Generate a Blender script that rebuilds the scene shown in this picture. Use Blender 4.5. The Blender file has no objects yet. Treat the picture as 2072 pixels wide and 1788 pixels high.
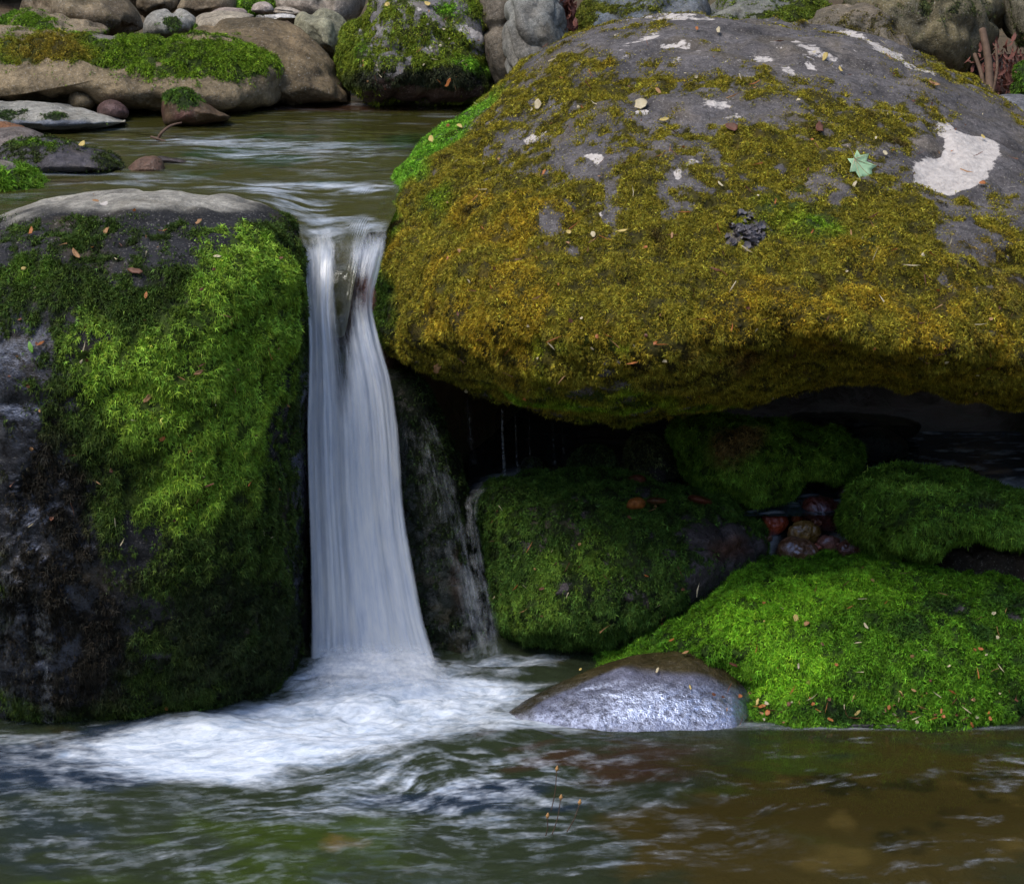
import bpy, math, random
import numpy as np
from mathutils import Vector
from mathutils.bvhtree import BVHTree

random.seed(7)
R = math.radians
sc = bpy.context.scene
COL = sc.collection

# ------------------------------------------------------------------ camera
F = 4180.0                      # focal length in units of a 2072 px wide frame
PITCH = 16.09
CAM = np.array((0.0, -5.0, 2.0))
cd = bpy.data.cameras.new('camera')
cam = bpy.data.objects.new('camera', cd)
COL.objects.link(cam)
cam.location = CAM
cam.rotation_euler = (R(90 - PITCH), 0, 0)
cd.sensor_width = 36.0
cd.lens = F / 2072.0 * 36.0
cd.clip_end = 500
cd.clip_start = 0.05
sc.camera = cam

# ------------------------------------------------------------------ world, sun, exposure
SUN_EL, SUN_AZ = 60.0, -128.0     # azimuth measured from +Y towards +X
w = bpy.data.worlds.new('World')
sc.world = w
w.use_nodes = True
nt = w.node_tree
nt.nodes.clear()
sky = nt.nodes.new('ShaderNodeTexSky')
sky.sky_type = 'NISHITA'
sky.sun_disc = False
sky.sun_elevation = R(SUN_EL)
sky.sun_rotation = R(SUN_AZ)
sky.air_density = 1.0
sky.dust_density = 1.5
sky.ozone_density = 1.0
bg = nt.nodes.new('ShaderNodeBackground')
bg.inputs[1].default_value = 0.15
wo = nt.nodes.new('ShaderNodeOutputWorld')
nt.links.new(sky.outputs[0], bg.inputs[0])
nt.links.new(bg.outputs[0], wo.inputs[0])
sd = bpy.data.lights.new('sun', 'SUN')
sd.energy = 1.3
sd.angle = R(26)
sd.color = (1.0, 0.93, 0.82)
sun = bpy.data.objects.new('sun', sd)
COL.objects.link(sun)
_d = Vector((math.sin(R(SUN_AZ)) * math.cos(R(SUN_EL)), math.cos(R(SUN_AZ)) * math.cos(R(SUN_EL)), math.sin(R(SUN_EL))))
sun.rotation_euler = _d.to_track_quat('Z', 'Y').to_euler()
sun.location = (0, 0, 12)
sc.view_settings.view_transform = 'Standard'
sc.view_settings.look = 'None'
sc.view_settings.exposure = 0.98
sc.view_settings.gamma = 1.0
sc.render.engine = 'CYCLES'
sc.cycles.use_denoising = True
sc.cycles.max_bounces = 8
sc.cycles.transparent_max_bounces = 24

# ------------------------------------------------------------------ projection helpers
_p = R(PITCH)
FW = np.array((0, math.cos(_p), -math.sin(_p)))
UP = np.array((0, math.sin(_p), math.cos(_p)))


def ray(vx, vy):
    vx = np.asarray(vx, float); vy = np.asarray(vy, float)
    a = (vx - 1036.0) / F
    b = (894.0 - vy) / F
    d = FW[None] + b.reshape(-1, 1) * UP[None]
    d[:, 0] += a.ravel()
    return d


def PY(vx, vy, Y):
    """frame point -> world point on the vertical plane y = Y"""
    d = ray(vx, vy)
    t = (np.asarray(Y, float).ravel() - CAM[1]) / d[:, 1]
    return CAM[None] + d * t[:, None]


def PZ(vx, vy, z):
    d = ray(vx, vy)
    t = (z - CAM[2]) / d[:, 2]
    return CAM[None] + d * t[:, None]


def toV(P):
    q = P - CAM[None]
    z = q @ FW
    return np.stack([1036 + F * q[:, 0] / z, 894 - F * (q @ UP) / z], 1)


# ------------------------------------------------------------------ numpy noise
_rng = np.random.RandomState(3)
PERM = _rng.permutation(256).astype(np.int64)
VAL = _rng.rand(256)


def vnoise(p):
    i = np.floor(p).astype(np.int64)
    f = p - i
    u = f * f * f * (f * (f * 6 - 15) + 10)
    i &= 255
    j = (i + 1) & 255
    r = 0
    for cx in (0, 1):
        X = (j if cx else i)[:, 0]
        wx = u[:, 0] if cx else 1 - u[:, 0]
        a = PERM[X]
        for cy in (0, 1):
            Yy = (j if cy else i)[:, 1]
            wy = u[:, 1] if cy else 1 - u[:, 1]
            b = PERM[(a + Yy) & 255]
            for cz in (0, 1):
                Z = (j if cz else i)[:, 2]
                wz = u[:, 2] if cz else 1 - u[:, 2]
                r = r + wx * wy * wz * VAL[PERM[(b + Z) & 255]]
    return r


def fbm(p, freq=1.0, octv=4, gain=0.5, seed=0.0):
    """0..1, mean about .5"""
    p = np.asarray(p, float) * freq + seed * 17.31 + 100
    a, s, n = 1.0, 0.0, 0.0
    for k in range(octv):
        s = s + a * vnoise(p)
        n += a
        a *= gain
        p = p * 2.03 + 11.7
    return s / n


def sstep(a, b, x):
    t = np.clip((x - a) / (b - a), 0, 1)
    return t * t * (3 - 2 * t)


def blob(v, x, y, rx, ry, ang=0.0):
    c, s = math.cos(R(ang)), math.sin(R(ang))
    dx, dy = v[:, 0] - x, v[:, 1] - y
    a = (dx * c + dy * s) / rx
    b = (-dx * s + dy * c) / ry
    return np.exp(-(a * a + b * b) ** 1.25)


def blobs(v, lst):
    s = np.zeros(len(v))
    for b in lst:
        s = s + b[0] * blob(v, *b[1:])
    return s


# ------------------------------------------------------------------ mesh / object helpers
def tag(o, label=None, cat=None, group=None, kind=None):
    if label: o['label'] = label
    if cat: o['category'] = cat
    if group: o['group'] = group
    if kind: o['kind'] = kind
    return o


def np_mesh(name, verts, faces, k, smooth=True, attrs=None):
    """faces: int array (n,k); attrs {name: (n,) or (n,4)}"""
    me = bpy.data.meshes.new(name)
    n, m = len(verts), len(faces)
    me.vertices.add(n)
    me.vertices.foreach_set('co', np.ascontiguousarray(verts, np.float32).ravel())
    me.loops.add(m * k)
    me.loops.foreach_set('vertex_index', np.ascontiguousarray(faces, np.int32).ravel())
    me.polygons.add(m)
    me.polygons.foreach_set('loop_start', np.arange(0, m * k, k, dtype=np.int32))
    me.update(calc_edges=True)
    me.polygons.foreach_set('use_smooth', np.full(m, smooth, bool))
    for a, d in (attrs or {}).items():
        if d.ndim == 1:
            at = me.attributes.new(a, 'FLOAT', 'POINT')
            at.data.foreach_set('value', np.ascontiguousarray(d, np.float32))
        else:
            if d.shape[1] == 3:
                d = np.concatenate([d, np.ones((len(d), 1))], 1)
            at = me.attributes.new(a, 'FLOAT_COLOR', 'POINT')
            at.data.foreach_set('color', np.ascontiguousarray(d, np.float32).ravel())
    return me


def link(name, me, m, parent=None, loc=None):
    o = bpy.data.objects.new(name, me)
    COL.objects.link(o)
    if m: me.materials.append(m)
    if parent: o.parent = parent
    if loc is not None: o.location = loc
    return o


def grid_quads(nr, ncol, wrap=False):
    r = np.arange(nr - 1)[:, None]
    c = np.arange(ncol if wrap else ncol - 1)[None]
    a = r * ncol + c
    b = r * ncol + (c + 1) % ncol
    return np.stack([a, b, b + ncol, a + ncol], -1).reshape(-1, 4)


# ------------------------------------------------------------------ materials
def newmat(name):
    m = bpy.data.materials.new(name)
    m.use_nodes = True
    m.node_tree.nodes.clear()
    return m, m.node_tree


class G:
    def __init__(s, nt): s.nt = nt
    def n(s, t, **kw):
        x = s.nt.nodes.new(t)
        for k, v in kw.items(): setattr(x, k, v)
        return x
    def l(s, a, b): s.nt.links.new(a, b)
    def attr(s, name): return s.n('ShaderNodeAttribute', attribute_name=name)
    def noise(s, vec, scale, detail=4, rough=.55, dist=0.0):
        x = s.n('ShaderNodeTexNoise')
        x.inputs['Scale'].default_value = scale
        x.inputs['Detail'].default_value = detail
        x.inputs['Roughness'].default_value = rough
        x.inputs['Distortion'].default_value = dist
        if vec is not None: s.l(vec, x.inputs['Vector'])
        return x.outputs[0]
    def math(s, op, a, b=None, c=None, clamp=False):
        x = s.n('ShaderNodeMath', operation=op); x.use_clamp = clamp
        for i, v in enumerate((a, b, c)):
            if v is None: continue
            if isinstance(v, (int, float)): x.inputs[i].default_value = v
            else: s.l(v, x.inputs[i])
        return x.outputs[0]
    def mr(s, v, a, b, c=0.0, d=1.0, smooth=False):
        x = s.n('ShaderNodeMapRange')
        if smooth: x.interpolation_type = 'SMOOTHSTEP'
        s.l(v, x.inputs[0])
        for i, q in enumerate((a, b, c, d)): x.inputs[i + 1].default_value = q
        return x.outputs[0]
    def mix(s, f, a, b, blend='MIX'):
        x = s.n('ShaderNodeMix', data_type='RGBA', blend_type=blend)
        for i, v in ((0, f), (6, a), (7, b)):
            if isinstance(v, (int, float)): x.inputs[i].default_value = v
            elif isinstance(v, tuple): x.inputs[i].default_value = (*v, 1)
            else: s.l(v, x.inputs[i])
        return x.outputs[2]


def rock_material():
    m, nt = newmat('rock')
    g = G(nt)
    tc = g.n('ShaderNodeTexCoord').outputs['Object']
    rc = g.attr('rcol').outputs['Color']
    mc = g.attr('mcol').outputs['Color']
    mk = g.attr('mask')
    sep = g.n('ShaderNodeSeparateColor'); g.l(mk.outputs['Color'], sep.inputs[0])
    moss, lich, wet = sep.outputs[0], sep.outputs[1], sep.outputs[2]
    n1 = g.noise(tc, 9, 6, .6)
    n2 = g.noise(tc, 55, 6, .65)
    n3 = g.noise(tc, 260, 3, .6)
    # stone colour: broad blotches, grain and small pale and dark specks
    f1 = g.mr(n1, .3, .7, .50, 1.45)
    f2 = g.mr(n2, .3, .7, .55, 1.45)
    f3 = g.mr(n3, .3, .7, .68, 1.35)
    ff = g.math('MULTIPLY', g.math('MULTIPLY', f1, f2), f3)
    cx = g.n('ShaderNodeCombineColor')
    for i in range(3): g.l(ff, cx.inputs[i])
    rock = g.mix(1.0, rc, cx.outputs[0], 'MULTIPLY')
    # olive / brown mineral stains
    st = g.mr(g.noise(tc, 4.2, 5, .6, .6), .52, .68)
    rock = g.mix(g.math('MULTIPLY', st, .45), rock, (.10, .075, .035))
    sp = g.mr(g.noise(tc, 150, 3, .6), .60, .67)
    rock = g.mix(g.math('MULTIPLY', g.math('MULTIPLY', sp, .5), g.math('SUBTRACT', 1.0, wet)), rock, (.34, .32, .28))
    # crusty pale lichen
    ln = g.math('ADD', lich, g.math('MULTIPLY', g.math('SUBTRACT', g.noise(tc, 40, 6, .7), .5), 1.1))
    lf = g.mr(ln, .46, .56)
    lcol = g.mix(g.mr(n2, .3, .7), (.38, .34, .31), (.60, .55, .50))
    rock = g.mix(lf, rock, lcol)
    # moss film under the fronds, darkened for the deep shade between them
    mn = g.math('ADD', moss, g.math('MULTIPLY', g.math('SUBTRACT', g.noise(tc, 75, 4, .6), .5), .9))
    mf = g.mr(mn, .40, .62)
    mdark = g.mix(1.0, mc, g.mix(g.mr(n2, .3, .7), (.06, .06, .06), (.42, .42, .42)), 'MULTIPLY')
    colr = g.mix(mf, rock, mdark)
    # wet stone is darker
    inv = g.math('MULTIPLY', wet, g.math('SUBTRACT', 1.0, mf))
    b = g.n('ShaderNodeBsdfPrincipled')
    g.l(colr, b.inputs['Base Color'])
    rw = g.mr(n2, .3, .7, .10, .30)
    rr = g.n('ShaderNodeMix'); g.l(inv, rr.inputs[0]); rr.inputs[2].default_value = .85; g.l(rw, rr.inputs[3])
    g.l(rr.outputs[0], b.inputs['Roughness'])
    g.l(g.mr(inv, 0, 1, .25, .24), b.inputs['Specular IOR Level'])
    h = g.math('ADD', g.math('MULTIPLY', n1, .9), g.math('ADD', g.math('MULTIPLY', n2, .35), g.math('MULTIPLY', n3, .10)))
    bp = g.n('ShaderNodeBump'); bp.inputs['Strength'].default_value = 1.0; bp.inputs['Distance'].default_value = .02
    g.l(h, bp.inputs['Height']); g.l(bp.outputs[0], b.inputs['Normal'])
    gs = g.n('ShaderNodeBsdfGlossy'); gs.inputs['Roughness'].default_value = .30; gs.inputs[0].default_value = (.62, .72, 1, 1)  # extra gloss tinted blue as if the sky were reflected
    bp2 = g.n('ShaderNodeBump'); bp2.inputs['Strength'].default_value = .7; bp2.inputs['Distance'].default_value = .004
    g.l(g.math('ADD', n2, g.math('MULTIPLY', n3, .5)), bp2.inputs['Height']); g.l(bp2.outputs[0], gs.inputs['Normal'])
    sh = g.math('MULTIPLY', g.attr('shine').outputs['Fac'], g.mr(g.math('ADD', g.math('MULTIPLY', n2, .5), g.math('MULTIPLY', g.noise(tc, 130, 4, .7), .5)), .40, .56, .12, 1.0))
    ms = g.n('ShaderNodeMixShader'); g.l(sh, ms.inputs[0]); g.l(b.outputs[0], ms.inputs[1]); g.l(gs.outputs[0], ms.inputs[2])
    o = g.n('ShaderNodeOutputMaterial'); g.l(ms.outputs[0], o.inputs[0])
    return m


def moss_material():
    m, nt = newmat('moss_fronds')
    g = G(nt)
    c = g.attr('col').outputs['Color']
    b = g.n('ShaderNodeBsdfPrincipled')
    g.l(c, b.inputs['Base Color'])
    b.inputs['Roughness'].default_value = .55
    b.inputs['Specular IOR Level'].default_value = .10
    t = g.n('ShaderNodeBsdfTranslucent'); g.l(c, t.inputs[0])
    mx = g.n('ShaderNodeMixShader'); mx.inputs[0].default_value = .16
    g.l(b.outputs[0], mx.inputs[1]); g.l(t.outputs[0], mx.inputs[2])
    o = g.n('ShaderNodeOutputMaterial'); g.l(mx.outputs[0], o.inputs[0])
    return m


def simple_mat(name, c1, c2, scale=30, rough=.7, bump=.3, dist=.004, spec=.4, transl=0):
    m, nt = newmat(name)
    g = G(nt)
    tc = g.n('ShaderNodeTexCoord').outputs['Object']
    n = g.noise(tc, scale, 5, .6)
    b = g.n('ShaderNodeBsdfPrincipled')
    col = g.mix(g.mr(n, .3, .7), c1, c2)
    g.l(col, b.inputs['Base Color'])
    b.inputs['Roughness'].default_value = rough
    b.inputs['Specular IOR Level'].default_value = spec
    bp = g.n('ShaderNodeBump'); bp.inputs['Strength'].default_value = bump; bp.inputs['Distance'].default_value = dist
    g.l(n, bp.inputs['Height']); g.l(bp.outputs[0], b.inputs['Normal'])
    out = b.outputs[0]
    if transl:
        t = g.n('ShaderNodeBsdfTranslucent'); g.l(col, t.inputs[0])
        mx = g.n('ShaderNodeMixShader'); mx.inputs[0].default_value = transl
        g.l(out, mx.inputs[1]); g.l(t.outputs[0], mx.inputs[2]); out = mx.outputs[0]
    o = g.n('ShaderNodeOutputMaterial'); g.l(out, o.inputs[0])
    return m


def water_material(name, rough=.10, bumpscale=(6, 14), bump=.35):
    """wcol = colour of the murky water, foam = froth cover 0..1, clear = how far one sees in"""
    m, nt = newmat(name)
    g = G(nt)
    tc = g.n('ShaderNodeTexCoord').outputs['Object']
    wc = g.attr('wcol').outputs['Color']
    foam = g.attr('foam').outputs['Fac']
    clear = g.attr('clear').outputs['Fac']
    mp = g.n('ShaderNodeMapping'); mp.inputs['Scale'].default_value = (1, 2.4, 1)
    g.l(tc, mp.inputs['Vector'])
    fine = g.noise(mp.outputs[0], 45, 5, .65, .8)
    fm = g.math('ADD', foam, g.math('MULTIPLY', g.math('MULTIPLY', g.math('SUBTRACT', fine, .5), .7),
                                    g.math('MULTIPLY', g.math('MULTIPLY', foam, g.math('SUBTRACT', 1.0, foam)), 4.0)), clamp=True)
    dif = g.n('ShaderNodeBsdfDiffuse'); g.l(wc, dif.inputs[0])
    tr = g.n('ShaderNodeBsdfTransparent'); tr.inputs[0].default_value = (.72, .75, .60, 1)
    m1 = g.n('ShaderNodeMixShader'); g.l(clear, m1.inputs[0]); g.l(dif.outputs[0], m1.inputs[1]); g.l(tr.outputs[0], m1.inputs[2])
    gl = g.n('ShaderNodeBsdfGlossy'); gl.inputs['Roughness'].default_value = rough
    gl.inputs[0].default_value = (.9, .95, 1, 1)
    fr = g.n('ShaderNodeFresnel'); fr.inputs[0].default_value = 1.33
    bp = g.n('ShaderNodeBump'); bp.inputs['Strength'].default_value = bump; bp.inputs['Distance'].default_value = .01
    mp2 = g.n('ShaderNodeMapping'); mp2.inputs['Scale'].default_value = (1, 2.0, 1)
    g.l(tc, mp2.inputs['Vector'])
    hh = g.math('ADD', g.noise(mp2.outputs[0], bumpscale[0], 3, .5, .5), g.math('MULTIPLY', g.noise(mp2.outputs[0], bumpscale[1], 3, .55, .3), .35))
    g.l(hh, bp.inputs['Height'])
    g.l(bp.outputs[0], gl.inputs['Normal']); g.l(bp.outputs[0], fr.inputs['Normal'])
    m2 = g.n('ShaderNodeMixShader'); g.l(fr.outputs[0], m2.inputs[0]); g.l(m1.outputs[0], m2.inputs[1]); g.l(gl.outputs[0], m2.inputs[2])
    fo = g.n('ShaderNodeBsdfPrincipled')
    fst = g.mr(g.math('ADD', g.math('MULTIPLY', g.noise(mp.outputs[0], 9, 5, .6, 1.2), .6), g.math('MULTIPLY', fine, .4)), .36, .60)
    g.l(g.mix(fst, (.32, .40, .52), (.70, .75, .82)), fo.inputs['Base Color'])
    fo.inputs['Roughness'].default_value = .6
    fo.inputs['Specular IOR Level'].default_value = .3
    m3 = g.n('ShaderNodeMixShader'); g.l(fm, m3.inputs[0]); g.l(m2.outputs[0], m3.inputs[1]); g.l(fo.outputs[0], m3.inputs[2])
    o = g.n('ShaderNodeOutputMaterial'); g.l(m3.outputs[0], o.inputs[0])
    return m


def veil_material():
    """falling water; 'cov' = cover 0..1, 'uu' across (in streak units), 'vv' along the fall"""
    m, nt = newmat('falling_water')
    g = G(nt)
    cov = g.attr('cov').outputs['Fac']
    uu = g.attr('uu').outputs['Fac']
    vv = g.attr('vv').outputs['Fac']
    cb = g.n('ShaderNodeCombineXYZ'); g.l(uu, cb.inputs[0]); g.l(vv, cb.inputs[1])
    mp = g.n('ShaderNodeMapping'); mp.inputs['Scale'].default_value = (1, .75, 1); g.l(cb.outputs[0], mp.inputs[0])
    a = g.noise(mp.outputs[0], 7, 4, .6)
    mp2 = g.n('ShaderNodeMapping'); mp2.inputs['Scale'].default_value = (1, .28, 1); g.l(cb.outputs[0], mp2.inputs[0])
    b = g.noise(mp2.outputs[0], 34, 4, .65)
    s = g.math('ADD', g.math('MULTIPLY', g.math('SUBTRACT', a, .5), 1.5), g.math('MULTIPLY', g.math('SUBTRACT', b, .5), .9))
    al = g.math('ADD', cov, g.math('MULTIPLY', s, g.mr(cov, 0, 1, .55, .35)))
    al = g.mr(al, .08, .95)
    al = g.math('MULTIPLY', al, g.mr(cov, 0, .22), clamp=True)
    streak = g.mr(g.math('ADD', g.math('MULTIPLY', b, .5), g.math('MULTIPLY', a, .5)), .38, .62)
    col = g.mix(streak, (.66, .73, .86), (.94, .96, .98))
    d = g.n('ShaderNodeBsdfDiffuse'); g.l(col, d.inputs[0])
    tl = g.n('ShaderNodeBsdfTranslucent'); g.l(col, tl.inputs[0])
    bp = g.n('ShaderNodeBump'); bp.inputs['Strength'].default_value = .35; bp.inputs['Distance'].default_value = .008
    g.l(g.math('ADD', a, g.math('MULTIPLY', b, .4)), bp.inputs['Height'])
    g.l(bp.outputs[0], d.inputs['Normal'])
    mx = g.n('ShaderNodeMixShader'); mx.inputs[0].default_value = .35
    g.l(d.outputs[0], mx.inputs[1]); g.l(tl.outputs[0], mx.inputs[2])
    gl = g.n('ShaderNodeBsdfGlossy'); gl.inputs['Roughness'].default_value = .35; g.l(bp.outputs[0], gl.inputs['Normal'])
    mg = g.n('ShaderNodeMixShader'); mg.inputs[0].default_value = .08
    g.l(mx.outputs[0], mg.inputs[1]); g.l(gl.outputs[0], mg.inputs[2])
    tr = g.n('ShaderNodeBsdfTransparent')
    mt = g.n('ShaderNodeMixShader'); g.l(al, mt.inputs[0]); g.l(tr.outputs[0], mt.inputs[1]); g.l(mg.outputs[0], mt.inputs[2])
    o = g.n('ShaderNodeOutputMaterial'); g.l(mt.outputs[0], o.inputs[0])
    return m


M_ROCK = rock_material()
M_MOSS = moss_material()
M_POOL = water_material('pool_water', .09, (7, 22), .5)
M_LOW = water_material('lower_water', .12, (6, 18), .25)
M_VEIL = veil_material()

# ------------------------------------------------------------------ ground: one sheet to the hills
def ground_z(X, Y):
    Sx = sstep(-.30, .05, X)
    z = np.full(X.shape, -.32)
    z = z + sstep(-.15, .25, Y) * .42 * sstep(.0, .35, X)
    z = z + sstep(.35, .95, Y) * .16 * Sx
    ys = .38 + 1.15 * sstep(-.25, .25, X)
    up = .93 + sstep(2.3, 3.0, Y) * .16 + np.clip(Y - 3.6, 0, 50) * .08
    z = z + sstep(1.5, 1.85, X) * sstep(-.4, .1, Y) * 1.05  # off-frame berm added at the right to block light into the hollow
    k = sstep(0, .22, Y - ys)
    z = z * (1 - k) + up * k
    # valley sides: unseen forest slopes, shaped for the light and the water's reflections
    r = np.hypot(X, Y - 1)
    side = np.clip(np.abs(X) - 3.2, 0, 60) * .55 + np.clip(Y - 6.5, 0, 14) * 1.6 + np.clip(Y - 20.5, 0, 60) * .3 + np.clip(-Y - 14, 0, 60) * .30
    z = z + side
    return z


def build_ground():
    def axis(a, b, n, far):
        core = np.linspace(a, b, n)
        k = np.linspace(0, 1, 26)[1:] ** 2.2
        return np.concatenate([(a - far * k)[::-1], core, b + far * k])
    xs = axis(-3.0, 3.0, 200, 60)
    ys = axis(-3.0, 6.5, 300, 60)
    X, Y = np.meshgrid(xs, ys)
    P = np.stack([X.ravel(), Y.ravel(), np.zeros(X.size)], 1)
    z = ground_z(P[:, 0], P[:, 1])
    z = z + (fbm(P, 1.6, 4, seed=1) - .5) * .16 + (fbm(P, 9, 4, seed=2) - .5) * .06
    far = np.clip(np.hypot(P[:, 0], P[:, 1]) - 7, 0, 30) / 30
    z = z + far * (fbm(P, .18, 5, seed=3) - .5) * 12
    P[:, 2] = z
    m, nt = newmat('stream_ground')
    g = G(nt)
    tc = g.n('ShaderNodeTexCoord').outputs['Object']
    n1 = g.noise(tc, 1.3, 6, .6); n2 = g.noise(tc, 14, 6, .65)
    vo = g.n('ShaderNodeTexVoronoi'); vo.inputs['Scale'].default_value = 9; g.l(tc, vo.inputs['Vector'])
    sepc = g.n('ShaderNodeSeparateColor'); g.l(vo.outputs['Color'], sepc.inputs[0])
    c = g.mix(g.mr(n1, .4, .62), (.060, .042, .020), (.055, .062, .020))
    c = g.mix(g.mr(n2, .35, .65), c, (.075, .045, .024))
    c = g.mix(g.math('MULTIPLY', sepc.outputs[0], .6), c, (.09, .06, .03))
    # far slopes: forest green
    gx = g.n('ShaderNodeSeparateXYZ'); g.l(tc, gx.inputs[0])
    ff = g.mr(gx.outputs[2], 1.9, 3.2)
    fc = g.mix(g.mr(g.noise(tc, 3, 6, .7), .35, .65), (.010, .020, .006), (.040, .062, .018))
    c = g.mix(ff, c, fc)
    b = g.n('ShaderNodeBsdfPrincipled'); g.l(c, b.inputs['Base Color']); b.inputs['Roughness'].default_value = .75
    bp = g.n('ShaderNodeBump'); bp.inputs['Distance'].default_value = .03; g.l(g.math('ADD', n2, vo.outputs[0]), bp.inputs['Height']); g.l(bp.outputs[0], b.inputs['Normal'])
    o = g.n('ShaderNodeOutputMaterial'); g.l(b.outputs[0], o.inputs[0])
    me = np_mesh('ground', P, grid_quads(len(ys), len(xs)), 4)
    tag(link('ground', me, m), kind='structure')


build_ground()

# ------------------------------------------------------------------ rocks
SURF = {}        # name -> (verts, tris) for ray casting
ALLV, ALLT, OFF = [], [], 0


def spline(pts, n):
    p = np.array(pts, float)
    k = len(p)
    # resample by chord length (centripetal-ish Catmull-Rom)
    d = np.linalg.norm(np.roll(p, -1, 0) - p, axis=1)
    cum = np.concatenate([[0], np.cumsum(d)])
    t = np.linspace(0, cum[-1], n, endpoint=False)
    i = np.clip(np.searchsorted(cum, t, 'right') - 1, 0, k - 1)
    u = (t - cum[i]) / d[i]
    p0, p1, p2, p3 = p[(i - 1) % k], p[i], p[(i + 1) % k], p[(i + 2) % k]
    d0, d1, d2 = d[(i - 1) % k], d[i], d[(i + 1) % k]
    m1 = (p2 - p0) / (d0 + d1)[:, None] * d1[:, None]
    m2 = (p3 - p1) / (d1 + d2)[:, None] * d1[:, None]
    u = u[:, None]
    return (2 * u**3 - 3 * u**2 + 1) * p1 + (u**3 - 2 * u**2 + u) * m1 + (-2 * u**3 + 3 * u**2) * p2 + (u**3 - u**2) * m2


def grid_normals(P, F4):
    a, b, c, d = (P[F4[:, i]] for i in range(4))
    fn = np.cross(c - a, d - b)
    N = np.zeros_like(P)
    for i in range(4): np.add.at(N, F4[:, i], fn)
    return N / np.maximum(np.linalg.norm(N, axis=1), 1e-12)[:, None]


class Paint:
    """layered colour: base, then (colour, blobs, bias, noise amp, noise freq)"""
    def __init__(s, base, *layers): s.base, s.layers = base, layers
    def __call__(s, v, P):
        c = np.tile(np.array(s.base, float), (len(v), 1))
        for k, (col, bl, bias, amp, fr) in enumerate(s.layers):
            f = sstep(.25, .75, blobs(v, bl) + bias + amp * (fbm(P, fr, 4, seed=5 + k) - .5) * 2)
            c = c * (1 - f[:, None]) + np.array(col) * f[:, None]
        return c


def moss_blades(parent, P, N, Vv, tris, mossv, backw, paint, dens, L, W, droop, seed, jitter=.6, var=.4, comb=.6):
    rng = np.random.RandomState(seed)
    a, b, c = P[tris[:, 0]], P[tris[:, 1]], P[tris[:, 2]]
    area = np.linalg.norm(np.cross(b - a, c - a), axis=1) / 2
    mm = mossv[tris].mean(1)
    wgt = area * mm * backw[tris].mean(1)
    # thickets seen edge-on near the outline need no extra
    n = int(wgt.sum() * dens)
    if n < 20: return
    cum = np.cumsum(wgt)
    idx = np.searchsorted(cum, rng.rand(n) * cum[-1])
    idx = np.clip(idx, 0, len(tris) - 1)
    r1, r2 = np.sqrt(rng.rand(n)), rng.rand(n)
    wa, wb, wc = (1 - r1)[:, None], (r1 * (1 - r2))[:, None], (r1 * r2)[:, None]
    t = tris[idx]
    p = P[t[:, 0]] * wa + P[t[:, 1]] * wb + P[t[:, 2]] * wc
    nn = N[t[:, 0]] * wa + N[t[:, 1]] * wb + N[t[:, 2]] * wc
    nn /= np.linalg.norm(nn, axis=1)[:, None]
    v = Vv[t[:, 0]] * wa + Vv[t[:, 1]] * wb + Vv[t[:, 2]] * wc
    ms = (mossv[t] * np.concatenate([wa, wb, wc], 1)).sum(1)
    # fine patchiness: gaps between tufts
    tuft = fbm(p, 38, 2, seed=seed % 13)
    keep = rng.rand(n) < np.clip(.20 + 2.2 * (tuft - .35), .07, 1)
    p, nn, v, ms, tuft = p[keep], nn[keep], v[keep], ms[keep], tuft[keep]
    n = len(p)
    fl = np.stack([fbm(p, 22, 2, seed=31), fbm(p, 22, 2, seed=37), fbm(p, 22, 2, seed=41)], 1) - .5
    d = fl * 3.2 * comb + rng.randn(n, 3) * jitter
    d[:, 2] -= droop
    d -= (d * nn).sum(1)[:, None] * nn
    d = d + nn * (.45 + .75 * rng.rand(n))[:, None]
    d /= np.linalg.norm(d, axis=1)[:, None]
    ln = L * (.55 + .75 * rng.rand(n)) * (.65 + .5 * ms) * (.8 + .5 * tuft)
    wd = W * (.7 + .6 * rng.rand(n))
    side = np.cross(d, nn + rng.randn(n, 3) * .45)
    side /= np.linalg.norm(side, axis=1)[:, None]
    bend = np.zeros((n, 3)); bend[:, 2] = -.30
    bend = bend * ln[:, None] - nn * (ln * .12)[:, None]
    base = p - nn * .002
    mid = p + d * (ln * .5)[:, None]
    # each frond: a tapering stem leaf and two side leaflets leaving it half way
    tip = p + d * ln[:, None] + bend
    sl = (ln * .52)[:, None] * (.8 + .4 * rng.rand(n, 1))
    V4 = np.empty((n, 7, 3))
    V4[:, 0] = base
    V4[:, 1] = mid - side * (wd * .30)[:, None]
    V4[:, 2] = mid + side * (wd * .30)[:, None]
    V4[:, 3] = tip
    V4[:, 4] = p + d * (ln * .28)[:, None]
    V4[:, 5] = mid + (d * .55 + side) * sl * .8 + nn * (ln * .10 * rng.randn(n))[:, None]
    V4[:, 6] = mid + (d * .55 - side) * sl * .8 + nn * (ln * .10 * rng.randn(n))[:, None]
    f = np.arange(n)[:, None] * 7
    T = np.concatenate([f + np.array([[0, 2, 1]]), f + np.array([[1, 2, 3]]), f + np.array([[4, 5, 2]]), f + np.array([[4, 1, 6]])], 1).reshape(-1, 3)
    col = paint(v, p)
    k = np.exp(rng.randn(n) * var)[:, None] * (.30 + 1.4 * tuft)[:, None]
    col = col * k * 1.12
    yel = rng.rand(n)[:, None]
    col = col * (1 + (yel - .5) * np.array([.35, .06, -.2]))
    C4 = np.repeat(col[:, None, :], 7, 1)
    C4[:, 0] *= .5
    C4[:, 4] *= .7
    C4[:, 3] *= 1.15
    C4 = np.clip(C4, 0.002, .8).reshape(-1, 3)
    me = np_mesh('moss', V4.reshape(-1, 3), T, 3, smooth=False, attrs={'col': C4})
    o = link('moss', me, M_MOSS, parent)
    o['kind'] = 'stuff'
    return o


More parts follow.
